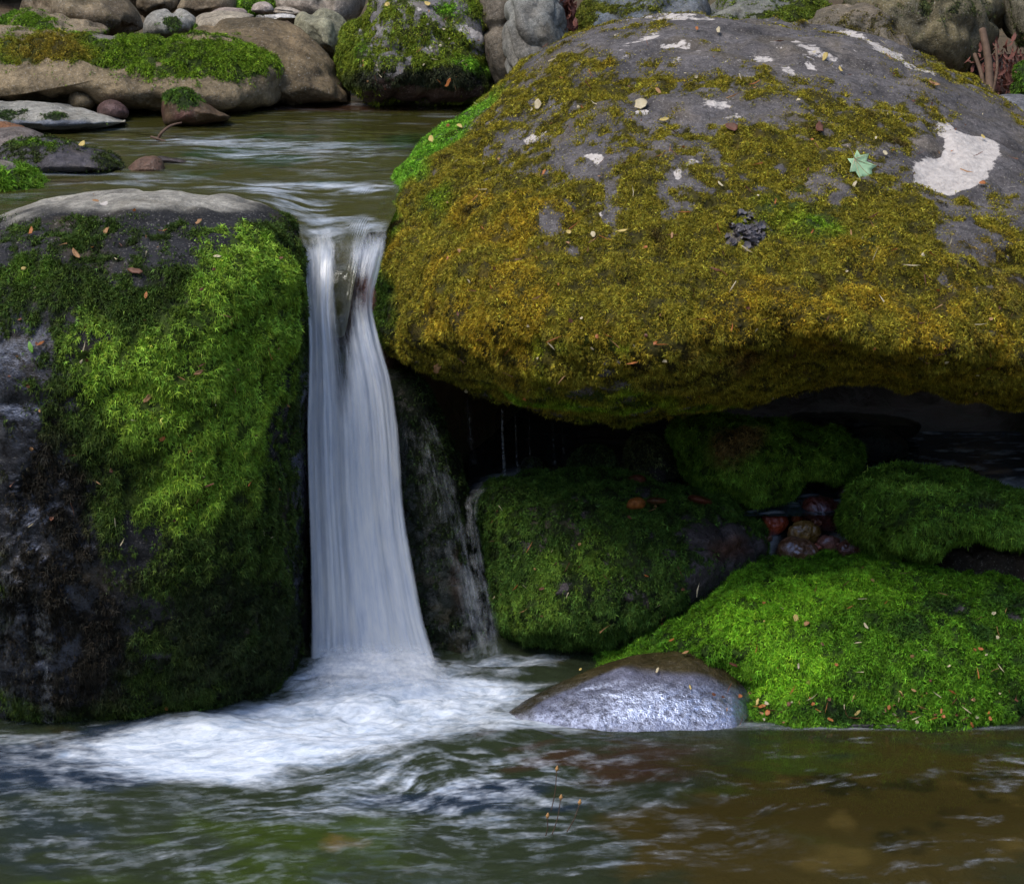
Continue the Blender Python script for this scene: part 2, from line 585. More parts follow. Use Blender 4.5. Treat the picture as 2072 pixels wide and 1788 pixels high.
def rock(name, label, out, Y0, Tf, Tb=None, tilt=0.0, p=2.4, q=2.0, centre=None, cat='rock', group=None,
         col=((.20, .18, .15),), paint=None, wet=0.0, wetb=(), shine=(), lich=(), lichn=0.0, amp=.018, fr=3.5, fine=.004,
         moss=None, mossn=.5, mossfr=5.0, mossb=(), mcol=None, dens=110000, L=.016, W=.0042, droop=.5, relief=.008,
         ns=None, nr=None, wrinkle=None, seed=1, var=.42, jitter=.75, edge=None, comb=.55, dY=None, lum=1.0):
    """out: outline as seen in the frame, standing on the plane y=Y0 (tilted back by 'tilt' m per 100 px)"""
    global OFF
    out = np.array(out, float)
    size = max(np.ptp(out[:, 0]), np.ptp(out[:, 1]))
    ns = ns or int(np.clip(size * .42, 60, 420))
    nr = nr or int(np.clip(size * .16, 20, 150))
    O = spline(out, ns)
    C = np.array(centre if centre is not None else O.mean(0), float)
    Tb = Tb if Tb is not None else Tf * .8
    ph = np.linspace(0, math.pi / 2, nr + 1)[1:]
    rho = np.sin(ph)
    rows, Ys, backs = [], [], []
    def prof(r): return np.clip(1 - r**p, 0, 1) ** (1 / q)
    def Yof(v, off):
        y = Y0 + tilt * (C[1] - v[:, 1]) / 100 + off
        if dY is not None: y = y + dY(v)
        return y
    vs, ys, bk = [C[None]], [Yof(C[None], -Tf)], [np.zeros(1)]
    for r in rho:
        v = C + r * (O - C)
        vs.append(v); ys.append(Yof(v, -Tf * prof(r))); bk.append(np.zeros(ns))
    for r in rho[:-1][::-1]:
        v = C + r * (O - C)
        vs.append(v); ys.append(Yof(v, Tb * prof(r))); bk.append(np.full(ns, 1.0))
    vs.append(C[None]); ys.append(Yof(C[None], Tb)); bk.append(np.ones(1))
    V = np.concatenate(vs); Y = np.concatenate(ys); BK = np.concatenate(bk)
    P = PY(V[:, 0], V[:, 1], Y)
    nrow = 2 * nr - 1
    q4 = grid_quads(nrow, ns, wrap=True) + 1
    i = np.arange(ns)
    cap1 = np.stack([np.zeros(ns, int), (i + 1) % ns + 1, i + 1], 1)
    last = len(P) - 1
    lr = 1 + (nrow - 1) * ns
    cap2 = np.stack([np.full(ns, last), lr + i, lr + (i + 1) % ns], 1)
    if True:
        tq = np.concatenate([q4[:, [0, 1, 2]], q4[:, [0, 2, 3]]])
        tris = np.concatenate([tq, cap1, cap2])
    def normals(P):
        fn = np.cross(P[tris[:, 1]] - P[tris[:, 0]], P[tris[:, 2]] - P[tris[:, 0]])
        N = np.zeros_like(P)
        for k in range(3):
            for ax in range(3):
                N[:, ax] += np.bincount(tris[:, k], fn[:, ax], len(P))
        return N / np.maximum(np.linalg.norm(N, axis=1), 1e-12)[:, None]
    N = normals(P)
    if N[0][1] > 0: tris = tris[:, ::-1]; N = -N
    rim = np.ones(len(P))
    disp = (fbm(P, fr, 4, seed=seed) - .5) * 2 * amp - amp * .7 * sstep(.12, 0, np.abs(fbm(P, fr * 1.7, 3, seed=seed + 1) - .5))  + (fbm(P, fr * 7, 3, seed=seed + 2) - .5) * 2 * fine
    if wrinkle:
        dr, fq, am = wrinkle
        s = (P * np.array(dr)).sum(1)
        s = s + (fbm(P, 3, 3, seed=seed) - .5) * .35
        disp += am * (1 - np.abs(np.sin(s * fq)) ** .6) * -1
    P = P + N * disp[:, None]
    # masks
    mo = np.zeros(len(P))
    if moss is not None:
        mo = moss + blobs(V, mossb) + mossn * (fbm(P, mossfr, 5, .6, seed=seed + 4) - .5) * 2
        mo = mo + (.25 + mossn * .6) * (fbm(P, mossfr * 6, 4, .6, seed=seed + 5) - .5) * 2
        mo = sstep(.28, .80, mo)
    if relief and moss is not None:
        N = normals(P)
        P = P + N * (mo * relief * (.1 + 2.2 * (fbm(P, 14, 3, seed=seed + 6) - .5) + 1.6 * (fbm(P, 5, 2, seed=seed + 7) - .5)))[:, None]
    N = normals(P)
    li = np.clip(blobs(V, lich) + lichn * np.clip((fbm(P, 13, 4, seed=seed + 8) - .56) * 9, 0, 1), 0, 1) * (1 if True else 0)
    we = np.clip(wet + blobs(V, wetb), 0, 1)
    rc = paint(V, P) if paint else None
    if rc is None:
        rc = np.tile(np.array(col[0], float), (len(P), 1))
        if len(col) > 1:
            f = sstep(.4, .6, fbm(P, 5, 4, seed=seed + 9))[:, None]
            rc = rc * (1 - f) + np.array(col[1]) * f
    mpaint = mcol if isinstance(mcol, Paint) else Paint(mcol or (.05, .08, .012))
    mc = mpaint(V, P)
    org = np.array([P[:, 0].mean(), P[:, 1].mean(), P[:, 2].min()])
    mask = np.stack([mo, li, we], 1)
    me = bpy.data.meshes.new(name)
    me = np_mesh(name, P - org, tris, 3, attrs={'rcol': rc, 'mcol': mc, 'mask': mask, 'shine': np.clip(blobs(V, shine), 0, .8) * (1 - mo)})
    has = moss is not None and (mo.sum() > 0)
    o = link(name, me, M_ROCK, None, org)
    tag(o, label, cat, group)
    if has:
        backw = np.where(BK > .5, np.where(N[:, 2] > .2, .35, .08), 1.0)
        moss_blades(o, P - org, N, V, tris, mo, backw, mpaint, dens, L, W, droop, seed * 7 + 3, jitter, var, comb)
    ALLV.append(P); ALLT.append(tris + OFF); OFF += len(P)
    return o


GREEN = (.085, .165, .016)
BRIGHT = (.13, .26, .022)
DEEP = (.030, .058, .010)
OLIVE = (.155, .135, .018)
GOLD = (.235, .165, .018)
BROWN = (.085, .058, .018)
DARK = (.022, .026, .012)

# ---- the big leaning boulder on the right
rock('boulder', 'huge rounded boulder with olive golden moss and bare grey crown, right of waterfall',
     [(730, 590), (738, 530), (756, 480), (782, 430), (792, 385), (826, 325), (880, 282), (930, 242), (985, 198), (1030, 148), (1075, 108),
      (1130, 79), (1200, 52), (1280, 36), (1360, 31), (1450, 33), (1560, 42), (1650, 50), (1750, 70), (1850, 105), (1950, 150), (2020, 190),
      (2080, 225), (2240, 320), (2380, 450), (2430, 620), (2380, 745), (2250, 800), (2100, 806), (1990, 800), (1880, 782), (1760, 772), (1650, 778), (1540, 800),
      (1440, 824), (1340, 837), (1240, 842), (1140, 835), (1040, 814), (960, 790), (885, 764), (820, 736), (770, 705), (742, 655)],
     .55, .92, .75, tilt=.17, p=2.3, q=1.9, centre=(1430, 560), amp=.02, fr=2.4, fine=.006, cat='boulder',
     paint=Paint((.088, .080, .080), ((.15, .125, .10), (), .15, .7, 6), ((.045, .038, .034), (), 0.0, .9, 9)),
     lich=((1.5, 1920, 335, 68, 32), (1.2, 1990, 300, 34, 26, 30), (1.1, 1925, 270, 17, 34, -25), (1.0, 1950, 355, 46, 20), (1.0, 1950, 300, 30, 24), (-1.2, 1893, 292, 20, 14), (.8, 1405, 345, 14, 18), (.75, 1370, 358, 12, 10),
           (.8, 1207, 438, 16, 12), (.6, 1205, 322, 22, 14), (.7, 1298, 218, 15, 8), (.6, 1360, 36, 130, 8), (.6, 1790, 100, 120, 9, 27),
           (.35, 1300, 90, 120, 35), (.3, 1600, 110, 160, 40), (.35, 1450, 215, 160, 18), (.6, 1105, 400, 14, 8), (.5, 1110, 250, 90, 10, -40)),
     lichn=.30,
     moss=.66, mossn=.60, mossfr=5.5,
     mossb=((-.42, 1450, 60, 560, 80), (-.32, 1750, 150, 330, 75, 18), (-.40, 2030, 300, 110, 130), (-.9, 1935, 325, 85, 50), (-.7, 1965, 270, 38, 30),
            (-.40, 1480, 215, 190, 24), (-.40, 1190, 330, 65, 65), (-.45, 1120, 440, 32, 60), (-.35, 1240, 410, 25, 60), (-.30, 1410, 350, 70, 50), (-.2, 1650, 240, 110, 30),
            (-.4, 1060, 260, 90, 28, -40), (-.3, 1930, 510, 45, 60), (-.6, 1510, 470, 48, 45), (.5, 1300, 620, 560, 190), (.3, 1800, 520, 120, 120), (.3, 900, 450, 120, 150),
            (.25, 1450, 160, 60, 20)),
     mcol=Paint((.175, .150, .016),
                ((.26, .185, .016), ((.5, 1000, 520, 170, 170), (.5, 1650, 640, 300, 90), (.4, 1950, 680, 160, 90), (.3, 1150, 640, 220, 90)), -.05, 1.0, 9),
                ((.110, .215, .012), ((.7, 1660, 440, 170, 95), (.6, 1180, 700, 140, 40), (.5, 880, 420, 60, 90), (.6, 1320, 830, 330, 40), (.5, 1100, 780, 200, 40)), -.1, .55, 8),
                ((.13, .075, .018), ((.6, 1980, 560, 110, 160), (.4, 1250, 700, 400, 70), (.4, 1700, 730, 300, 40), (.3, 880, 640, 110, 60)), -.15, .6, 9),
                ((.12, .27, .02), ((1.2, 830, 320, 45, 60), (1.2, 905, 268, 90, 26, -38), (1.0, 798, 410, 26, 80), (.9, 760, 560, 18, 90), (.5, 1010, 180, 50, 18, -45)), -.1, .3, 9),
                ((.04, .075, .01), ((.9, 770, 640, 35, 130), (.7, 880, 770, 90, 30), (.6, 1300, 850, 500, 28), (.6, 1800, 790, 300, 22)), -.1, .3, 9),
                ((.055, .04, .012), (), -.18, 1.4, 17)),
     dens=255000, L=.0100, W=.0026, droop=.25, relief=.022, seed=2, var=.5, jitter=.9, comb=.4)

# ---- the left boulder
rock('boulder', 'tall squarish boulder with bright green moss on its face, left of the waterfall',
     [(-340, 560), (-220, 480), (-60, 448), (0, 432), (50, 412), (110, 398), (190, 389), (280, 384), (360, 384), (430, 388), (500, 398), (560, 417), (596, 446),
      (612, 490), (618, 560), (623, 650), (626, 760), (622, 880), (624, 1000), (626, 1100), (630, 1200), (632, 1290), (630, 1390), (600, 1470), (400, 1580),
      (150, 1640), (-100, 1640), (-300, 1580), (-380, 1300), (-400, 900)],
     .15, .74, .35, tilt=.0, p=3.4, q=2.0, centre=(150, 960), amp=.014, fr=2.6, fine=.005, cat='boulder',
     paint=Paint((.016, .016, .018), ((.25, .235, .20), ((1.0, 240, 396, 380, 32), (.5, 0, 440, 80, 22)), -.05, .3, 9), ((.06, .045, .03), (), .0, .5, 5)),
     wet=.0, shine=((.09, 40, 820, 90, 170), (.12, 90, 1230, 90, 260), (.2, 612, 950, 16, 380)), wetb=((1.0, 0, 1000, 170, 420), (1, 100, 1400, 150, 250), (1, 622, 1000, 22, 400), (.8, 300, 1250, 200, 200), (.9, 605, 450, 40, 50), (.35, 330, 550, 200, 80)),
     lich=((.7, 208, 406, 14, 5), (.35, 100, 470, 30, 10)), lichn=.08,
     moss=.28, mossn=.42, mossfr=6.0,
     mossb=((.75, 380, 760, 235, 250, 0), (.6, 510, 560, 100, 110), (.5, 400, 1000, 160, 130), (.35, 60, 540, 170, 80), (.15, 330, 465, 290, 30), (.55, 470, 1200, 170, 190),
            (.2, 200, 620, 160, 60), (-1.0, 230, 400, 400, 30), (-.3, 420, 440, 110, 10), (.12, 0, 1150, 100, 320), (-.1, 40, 800, 60, 120), (.25, 130, 1000, 120, 300), (.2, 200, 1300, 150, 150), (-.3, 625, 1000, 14, 400), (-.10, 290, 540, 150, 70),
            (.5, 400, 1400, 220, 70), (.3, 590, 430, 40, 25)),
     mcol=Paint((.040, .068, .012),
                ((.175, .29, .030), ((1.0, 290, 735, 175, 110), (1.0, 480, 550, 115, 120), (.9, 520, 680, 90, 140), (.9, 420, 880, 160, 150), (.8, 350, 1020, 110, 70), (.4, 240, 880, 60, 80)), -.10, .50, 8),
                ((.09, .17, .016), ((.6, 60, 540, 150, 60), (.5, 300, 620, 160, 50)), -.22, .5, 9),
                ((.020, .030, .010), ((1.0, 440, 1280, 230, 170), (.6, 320, 500, 180, 60), (.7, 608, 800, 28, 500), (.5, 150, 1000, 60, 300)), -.12, .6, 9),
                ((.018, .016, .012), ((1.0, 60, 1100, 130, 420), (.8, 200, 1250, 110, 200), (.6, 250, 500, 60, 30)), -.1, .5, 12)),
     dens=185000, L=.0150, W=.0034, droop=.6, relief=.024, seed=5, var=.45, jitter=.7, comb=.7)

# ---- rock behind the falls and the wet slab right of it
rock('rock_wall', 'dark reddish wet rock wall seen through the gap in the falling water', 
     [(590, 520), (640, 500), (700, 495), (760, 510), (810, 560), (830, 700), (840, 900), (840, 1200), (840, 1420), (720, 1450), (600, 1430), (585, 1000)],
     .42, .24, .2, p=4, amp=.02, paint=Paint((.045, .028, .022), ((.10, .035, .022), ((1, 740, 590, 26, 50),), 0, .3, 6), ((.03, .05, .015), ((.8, 690, 740, 40, 60),), 0, .2, 6)), wet=.9, seed=8)
rock('slab', 'dark wet slanting slab streaked with thin water between the waterfall and the mossy boulder',
     [(770, 760), (800, 742), (845, 752), (880, 790), (915, 860), (940, 950), (952, 1040), (970, 1150), (990, 1240), (1000, 1320), (985, 1400), (880, 1430),
      (780, 1420), (760, 1100)],
     .16, .17, .4, p=3.2, tilt=.02, amp=.02, fr=4, cat='slab',
     paint=Paint((.013, .017, .013), ((.045, .022, .012), ((.5, 930, 1180, 30, 180), (.4, 880, 1050, 20, 150)), -.1, .4, 7)), wet=.9,
     moss=.50, mossn=.5, mossfr=8, mossb=((.45, 900, 880, 30, 150, -20), (.3, 960, 1200, 22, 160, -8)),
     mcol=Paint((.022, .038, .010)), dens=60000, L=.010, W=.003, relief=.003, seed=9)

# ---- mossy boulders under the overhang
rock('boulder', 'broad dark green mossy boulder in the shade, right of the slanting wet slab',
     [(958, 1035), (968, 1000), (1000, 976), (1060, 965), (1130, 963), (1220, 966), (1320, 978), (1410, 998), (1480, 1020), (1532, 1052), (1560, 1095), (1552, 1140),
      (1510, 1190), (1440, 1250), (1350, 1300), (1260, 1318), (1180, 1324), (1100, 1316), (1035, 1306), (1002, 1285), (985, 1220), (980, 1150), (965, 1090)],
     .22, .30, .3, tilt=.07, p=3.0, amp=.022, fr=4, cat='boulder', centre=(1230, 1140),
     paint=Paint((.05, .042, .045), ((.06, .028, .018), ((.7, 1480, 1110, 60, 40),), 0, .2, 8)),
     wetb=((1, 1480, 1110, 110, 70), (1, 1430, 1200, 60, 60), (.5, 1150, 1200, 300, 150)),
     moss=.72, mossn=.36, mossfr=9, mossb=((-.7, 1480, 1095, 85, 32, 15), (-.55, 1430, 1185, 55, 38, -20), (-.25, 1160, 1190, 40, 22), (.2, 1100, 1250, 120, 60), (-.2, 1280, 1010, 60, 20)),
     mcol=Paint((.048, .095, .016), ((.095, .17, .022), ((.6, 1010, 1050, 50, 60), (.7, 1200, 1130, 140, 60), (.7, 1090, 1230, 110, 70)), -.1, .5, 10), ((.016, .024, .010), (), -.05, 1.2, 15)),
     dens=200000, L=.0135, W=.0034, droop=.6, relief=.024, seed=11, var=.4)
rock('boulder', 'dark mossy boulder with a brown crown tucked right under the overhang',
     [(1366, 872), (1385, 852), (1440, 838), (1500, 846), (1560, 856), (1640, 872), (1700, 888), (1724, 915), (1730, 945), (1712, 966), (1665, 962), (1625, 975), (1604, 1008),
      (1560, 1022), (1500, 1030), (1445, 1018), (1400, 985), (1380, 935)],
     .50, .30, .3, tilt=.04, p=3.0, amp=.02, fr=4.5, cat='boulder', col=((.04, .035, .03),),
     moss=.85, mossn=.2, mcol=Paint((.095, .18, .02), ((.17, .115, .04), ((.9, 1490, 905, 70, 50),), -.1, .5, 10), ((.065, .125, .014), ((.8, 1630, 915, 60, 25),), -.1, .3, 10)),  # moss colours raised to make up for the overhang's shade
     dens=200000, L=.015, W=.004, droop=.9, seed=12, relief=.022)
rock('boulder', 'low mossy boulder at the right edge above the bright green mound',
     [(1704, 1065), (1712, 1025), (1742, 982), (1790, 962), (1850, 955), (1930, 960), (2010, 983), (2080, 1003), (2180, 1040), (2230, 1090), (2180, 1130), (2080, 1108), (1990, 1096),
      (1930, 1112), (1870, 1130), (1800, 1120), (1740, 1095)],
     .22, .33, .3, tilt=.05, p=2.8, amp=.018, fr=4.5, cat='boulder', col=((.045, .04, .035),),
     moss=.85, mossn=.22, mcol=Paint((.085, .17, .02), ((.18, .32, .04), ((.8, 1850, 985, 130, 22), (.6, 1990, 1020, 90, 20)), -.1, .4, 10), ((.085, .07, .05), ((.7, 1990, 1020, 60, 25), (.4, 1800, 1000, 40, 20)), -.15, .5, 12)),  # moss painted lighter to offset the shade under the big boulder
     dens=170000, L=.0165, W=.0038, droop=.8, seed=13, relief=.022)
rock('boulder', 'dark brown bare rock at the right edge, just behind the green mound',
     [(1880, 1110), (1950, 1085), (2060, 1090), (2200, 1110), (2240, 1180), (2150, 1240), (1980, 1230), (1880, 1180)],
     .18, .2, .3, p=2.8, amp=.02, col=((.05, .034, .022), (.03, .024, .018)), wet=.3, seed=14, cat='rock')

# small dark rocks inside the hollow
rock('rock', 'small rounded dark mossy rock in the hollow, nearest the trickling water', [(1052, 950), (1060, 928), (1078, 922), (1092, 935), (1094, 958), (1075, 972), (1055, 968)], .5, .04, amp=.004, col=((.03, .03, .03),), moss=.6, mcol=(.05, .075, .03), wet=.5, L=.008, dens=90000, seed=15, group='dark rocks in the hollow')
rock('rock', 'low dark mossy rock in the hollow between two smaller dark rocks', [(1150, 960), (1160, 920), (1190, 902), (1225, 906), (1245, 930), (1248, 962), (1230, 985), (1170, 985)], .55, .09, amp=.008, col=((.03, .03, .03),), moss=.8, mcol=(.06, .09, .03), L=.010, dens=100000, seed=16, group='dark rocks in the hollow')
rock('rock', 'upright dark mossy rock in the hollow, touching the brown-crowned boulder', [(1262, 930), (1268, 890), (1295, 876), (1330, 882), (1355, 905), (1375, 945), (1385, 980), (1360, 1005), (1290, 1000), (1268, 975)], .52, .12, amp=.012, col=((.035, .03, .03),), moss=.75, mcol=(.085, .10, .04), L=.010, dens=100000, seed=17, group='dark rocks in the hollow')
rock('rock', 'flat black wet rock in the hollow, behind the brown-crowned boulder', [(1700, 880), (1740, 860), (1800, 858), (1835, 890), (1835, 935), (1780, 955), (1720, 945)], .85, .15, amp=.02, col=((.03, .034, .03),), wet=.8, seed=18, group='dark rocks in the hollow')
rock('rock', 'dark slate-like slab deep in the hollow above the wet rock', [(1560, 845), (1640, 835), (1760, 840), (1860, 860), (1840, 885), (1740, 880), (1640, 872), (1560, 862)], .95, .15, amp=.015, col=((.035, .034, .034),), wet=.7, seed=19, group='dark rocks in the hollow')
rock('rock', 'small rusty-topped dark rock behind the low mossy boulder at the right', [(1840, 960), (1880, 945), (1930, 945), (1980, 958), (1990, 985), (1900, 1000), (1840, 985)], .42, .08, amp=.01, col=((.055, .035, .022),), wet=.6, moss=.4, mcol=(.05, .05, .012), L=.008, seed=20)

# wet pebbles
PB = 'wet pebbles between the mossy boulders'
for (lab, o, Y, T, c1, s) in (
    ('shiny rust-red round pebble, left of the largest dark pebble', [(1538, 1058), (1545, 1040), (1566, 1034), (1588, 1042), (1594, 1060), (1580, 1076), (1560, 1080), (1542, 1072)], .44, .04, (.16, .035, .014), 21),
    ('largest pebble, dark maroon and shiny, against the low mossy boulder', [(1620, 1030), (1632, 1008), (1660, 1001), (1690, 1008), (1708, 1028), (1708, 1055), (1690, 1074), (1655, 1072), (1628, 1055)], .46, .06, (.065, .022, .018), 22),
    ('speckled olive pebble below the largest dark pebble', [(1592, 1082), (1600, 1062), (1622, 1053), (1645, 1058), (1660, 1075), (1650, 1095), (1620, 1098), (1598, 1095)], .40, .035, (.09, .068, .018), 23),
    ('smooth brown pebble with a bright wet crown, nearest the green mound', [(1568, 1120), (1575, 1098), (1595, 1088), (1625, 1090), (1650, 1105), (1660, 1125), (1640, 1145), (1600, 1150), (1572, 1142)], .36, .045, (.11, .065, .035), 24),
    ('tiny orange pebble squeezed between the red and the dark pebble', [(1600, 1052), (1606, 1038), (1618, 1036), (1626, 1044), (1622, 1056), (1608, 1058)], .47, .018, (.22, .07, .022), 25),
    ('flat purplish pebble right of the speckled olive one', [(1650, 1100), (1662, 1082), (1685, 1080), (1700, 1092), (1698, 1112), (1672, 1118), (1655, 1112)], .38, .03, (.10, .055, .05), 26),
    ('dark brown pebble half hidden by the low mossy boulder', [(1695, 1125), (1700, 1100), (1720, 1090), (1745, 1100), (1750, 1125), (1730, 1140), (1705, 1138)], .36, .04, (.07, .035, .025), 27),
    ('pale tan flat pebble at the left edge of the pebble heap', [(1508, 1158), (1520, 1146), (1545, 1142), (1560, 1152), (1552, 1166), (1525, 1170)], .34, .025, (.14, .10, .07), 28),
    ('glossy dark stone above the largest pebble', [(1690, 1005), (1700, 988), (1722, 982), (1740, 992), (1738, 1012), (1712, 1022)], .55, .04, (.05, .032, .03), 29),
    ('rusty flat pebble behind the rust-red round one', [(1570, 1036), (1585, 1024), (1612, 1022), (1630, 1030), (1620, 1040), (1590, 1042)], .52, .03, (.10, .045, .022), 30),
    ('small dark pebble wedged below the tiny orange one', [(1640, 1050), (1650, 1044), (1662, 1050), (1660, 1062), (1646, 1064)], .42, .015, (.08, .04, .025), 101),
    ('small reddish pebble between the speckled olive and the smooth brown one', [(1640, 1100), (1652, 1094), (1668, 1100), (1664, 1112), (1648, 1112)], .37, .015, (.14, .045, .022), 102),
    ('flat grey-brown pebble at the right foot of the smooth brown one', [(1655, 1132), (1672, 1122), (1695, 1124), (1702, 1136), (1680, 1146), (1660, 1144)], .35, .02, (.10, .075, .055), 103),
    ('brown pebble half under water left of the smooth brown one', [(1530, 1090), (1542, 1080), (1560, 1082), (1568, 1094), (1552, 1104), (1536, 1102)], .40, .02, (.09, .05, .03), 104),
    ('tan pebble at the very front of the heap touching the green mound', [(1600, 1152), (1615, 1144), (1640, 1146), (1648, 1156), (1625, 1164), (1604, 1162)], .33, .02, (.13, .085, .05), 105)):
    rock('pebble', lab, o, Y - .14, T, T, p=2.2, amp=.007, fr=11, fine=.0012, ns=80, nr=26, col=((c1[0] * 3.0, c1[1] * 2.3, c1[2] * 2.0), (c1[0] * 1.8, c1[1] * 1.5, c1[2] * 1.4)), wet=1.0, seed=s, cat='pebble', group=PB, shine=((.20, o[0][0] + 40, o[0][1], 120, 80),))
for (lab, o, Y, T, c1, s) in (
    ('orange pebble lying on top of the broad dark green boulder', [(1268, 1020), (1276, 1008), (1292, 1005), (1306, 1013), (1304, 1026), (1286, 1031), (1270, 1028)], -.02, .022, (.25, .085, .018), 31),
    ('flat brown pebble beside the orange one on the broad dark green boulder', [(1308, 1014), (1318, 1006), (1336, 1006), (1350, 1011), (1346, 1018), (1322, 1020)], .02, .02, (.10, .045, .02), 32),
    ('dark red pebble at the foot of the upright dark rock', [(1270, 968), (1284, 960), (1302, 962), (1308, 972), (1298, 980), (1280, 976)], .25, .02, (.12, .035, .02), 33),
    ('long red-brown pebble on the back edge of the broad dark green boulder', [(1392, 1006), (1402, 1001), (1425, 1006), (1442, 1014), (1436, 1021), (1410, 1019), (1396, 1013)], .14, .03, (.13, .04, .02), 34)):
    rock('pebble', lab, o, Y, T, T, p=2.2, amp=.002, fr=9, fine=.0006, col=(c1, tuple(x * .6 for x in c1)), wet=.8, seed=s, cat='pebble', group='pebbles on the dark green boulder')

# ---- front: bright green mound and the silvery wet rock
rock('boulder', 'wide low mound thickly covered in bright green moss, on the water at lower right',
     [(1176, 1378), (1215, 1345), (1268, 1302), (1320, 1262), (1380, 1226), (1450, 1182), (1520, 1156), (1590, 1136), (1670, 1126), (1750, 1124), (1830, 1130), (1920, 1141),
      (2000, 1152), (2080, 1168), (2220, 1220), (2340, 1330), (2360, 1480), (2260, 1600), (2000, 1640), (1700, 1640), (1480, 1600), (1340, 1540), (1230, 1470), (1180, 1420)],
     .0, .48, .3, tilt=.06, p=2.4, q=2.0, centre=(1750, 1420), amp=.02, dY=lambda v: -.10 * sstep(1650, 1200, v[:, 0]) + .16 * blob(v, 1370, 1408, 230, 66, -2), fr=3, fine=.006, cat='boulder',
     paint=Paint((.05, .045, .05)), wetb=((.8, 1900, 1460, 600, 20), (.4, 1950, 1230, 160, 40)),
     lich=(),
     moss=1.0, mossn=.15, mossfr=8, mossb=((-.7, 1940, 1222, 14, 8), (-.6, 2035, 1240, 20, 7), (-.6, 2060, 1250, 20, 8), (-.5, 1860, 1468, 420, 6)),
     mcol=Paint((.075, .180, .012), ((.17, .37, .020), ((.75, 1560, 1220, 210, 75, -12), (.75, 1600, 1340, 130, 70), (.5, 1780, 1200, 120, 50), (.4, 1560, 1420, 60, 40)), -.05, .35, 6),
                ((.022, .055, .010), ((.6, 1350, 1300, 90, 60), (.65, 2000, 1230, 130, 60), (.5, 1850, 1280, 70, 60), (.8, 1500, 1390, 38, 28), (.7, 1720, 1440, 330, 22), (.45, 2050, 1380, 60, 90)), -.08, .8, 11)),
     dens=200000, L=.0135, W=.0034, droop=.4, relief=.026, seed=41, var=.42, jitter=.7, comb=.7)
rock('rock', 'smooth wet rock shining silvery blue at the waterline, left of the bright green mound',
     [(1022, 1448), (1055, 1422), (1110, 1392), (1180, 1358), (1250, 1334), (1330, 1318), (1400, 1318), (1455, 1345), (1505, 1388), (1550, 1435), (1580, 1490), (1500, 1540),
      (1300, 1545), (1120, 1520), (1040, 1485)],
     -.40, .08, .2, tilt=.11, p=2.6, amp=.004, fr=4, fine=.0022, centre=(1330, 1440), dY=lambda v: .22 * sstep(1480, 1620, v[:, 0]),
     paint=Paint((.10, .105, .15), ((.04, .032, .014), ((1.2, 1400, 1328, 190, 44, 4), (1.0, 1150, 1382, 130, 14, -24), (.6, 1060, 1440, 40, 30), (.6, 1490, 1370, 50, 40)), -.05, .3, 8), ((.10, .095, .09), ((.5, 1170, 1425, 90, 18),), -.1, .4, 12)),  # bluish base colour adds a painted sky sheen to the stone
     wet=1.0, seed=42, shine=((.62, 1330, 1425, 260, 46), (.45, 1500, 1440, 80, 36), (-.8, 1400, 1330, 200, 34), (-.3, 1180, 1430, 70, 20)))

# ---- stones of the far bank, left
rock('boulder', 'long low boulder with a thick green moss cap, far edge of the upper pool',
     [(-150, 60), (-60, 48), (0, 50), (60, 53), (140, 62), (200, 72), (290, 74), (400, 70), (470, 72), (530, 88), (570, 115), (583, 140), (578, 170), (556, 200), (520, 222), (440, 228),
      (340, 226), (240, 222), (120, 208), (0, 206), (-100, 215), (-180, 150)],
     2.5, .34, .3, tilt=.18, p=3.0, amp=.03, fr=2.2, fine=.006, cat='boulder', centre=(250, 150),
     paint=Paint((.19, .145, .085), ((.15, .13, .115), ((.8, 210, 80, 80, 14), (.5, 60, 60, 100, 14)), 0, .3, 4)),
     moss=.22, mossn=.35, mossfr=5, mossb=((.75, 420, 120, 180, 46), (.62, 110, 100, 170, 38), (-.4, 215, 85, 28, 22, 50), (-.6, 250, 205, 380, 20)),
     mcol=Paint((.10, .165, .012), ((.16, .125, .016), ((.8, 80, 100, 130, 50),), -.1, .4, 5), ((.06, .05, .02), (), -.3, .7, 8)),
     lich=((.6, 445, 146, 8, 5),), dens=150000, L=.014, W=.0046, seed=51, relief=.02, wetb=((.6, 250, 222, 400, 12),))
rock('boulder', 'big smooth brown boulder right of the long moss-capped one on the far bank',
     [(385, 60), (420, 40), (480, 32), (550, 34), (605, 50), (650, 88), (688, 130), (710, 175), (714, 210), (690, 221), (620, 224), (540, 225), (450, 180)],
     2.75, .35, .3, tilt=.15, p=2.8, amp=.03, fr=2, fine=.008, cat='boulder', col=((.145, .105, .058), (.085, .065, .038)), seed=52,
     moss=-.05, mossn=.45, mossb=((.35, 700, 150, 20, 60, -25),), mcol=(.05, .07, .015), L=.012, dens=50000, wetb=((.7, 640, 218, 100, 14),))
rock('rock', 'small pointed rock with a dark moss cap standing in the upper pool',
     [(328, 215), (331, 192), (352, 181), (382, 184), (408, 204), (440, 222), (470, 238), (430, 248), (380, 254), (334, 252)],
     2.0, .13, .12, tilt=.05, p=2.6, amp=.01, col=((.10, .045, .035), (.07, .045, .025)), wet=.5,
     moss=.1, mossn=.2, mossb=((.95, 365, 196, 46, 22, 12),), mcol=(.055, .105, .014), dens=110000, L=.014, seed=53)
rock('rock', 'round olive-brown stone in front of the long moss-capped boulder', [(136, 200), (145, 186), (165, 183), (185, 190), (195, 208), (188, 222), (160, 228), (140, 220)], 2.22, .09, amp=.006, col=((.11, .085, .05),), wet=.4, seed=54)
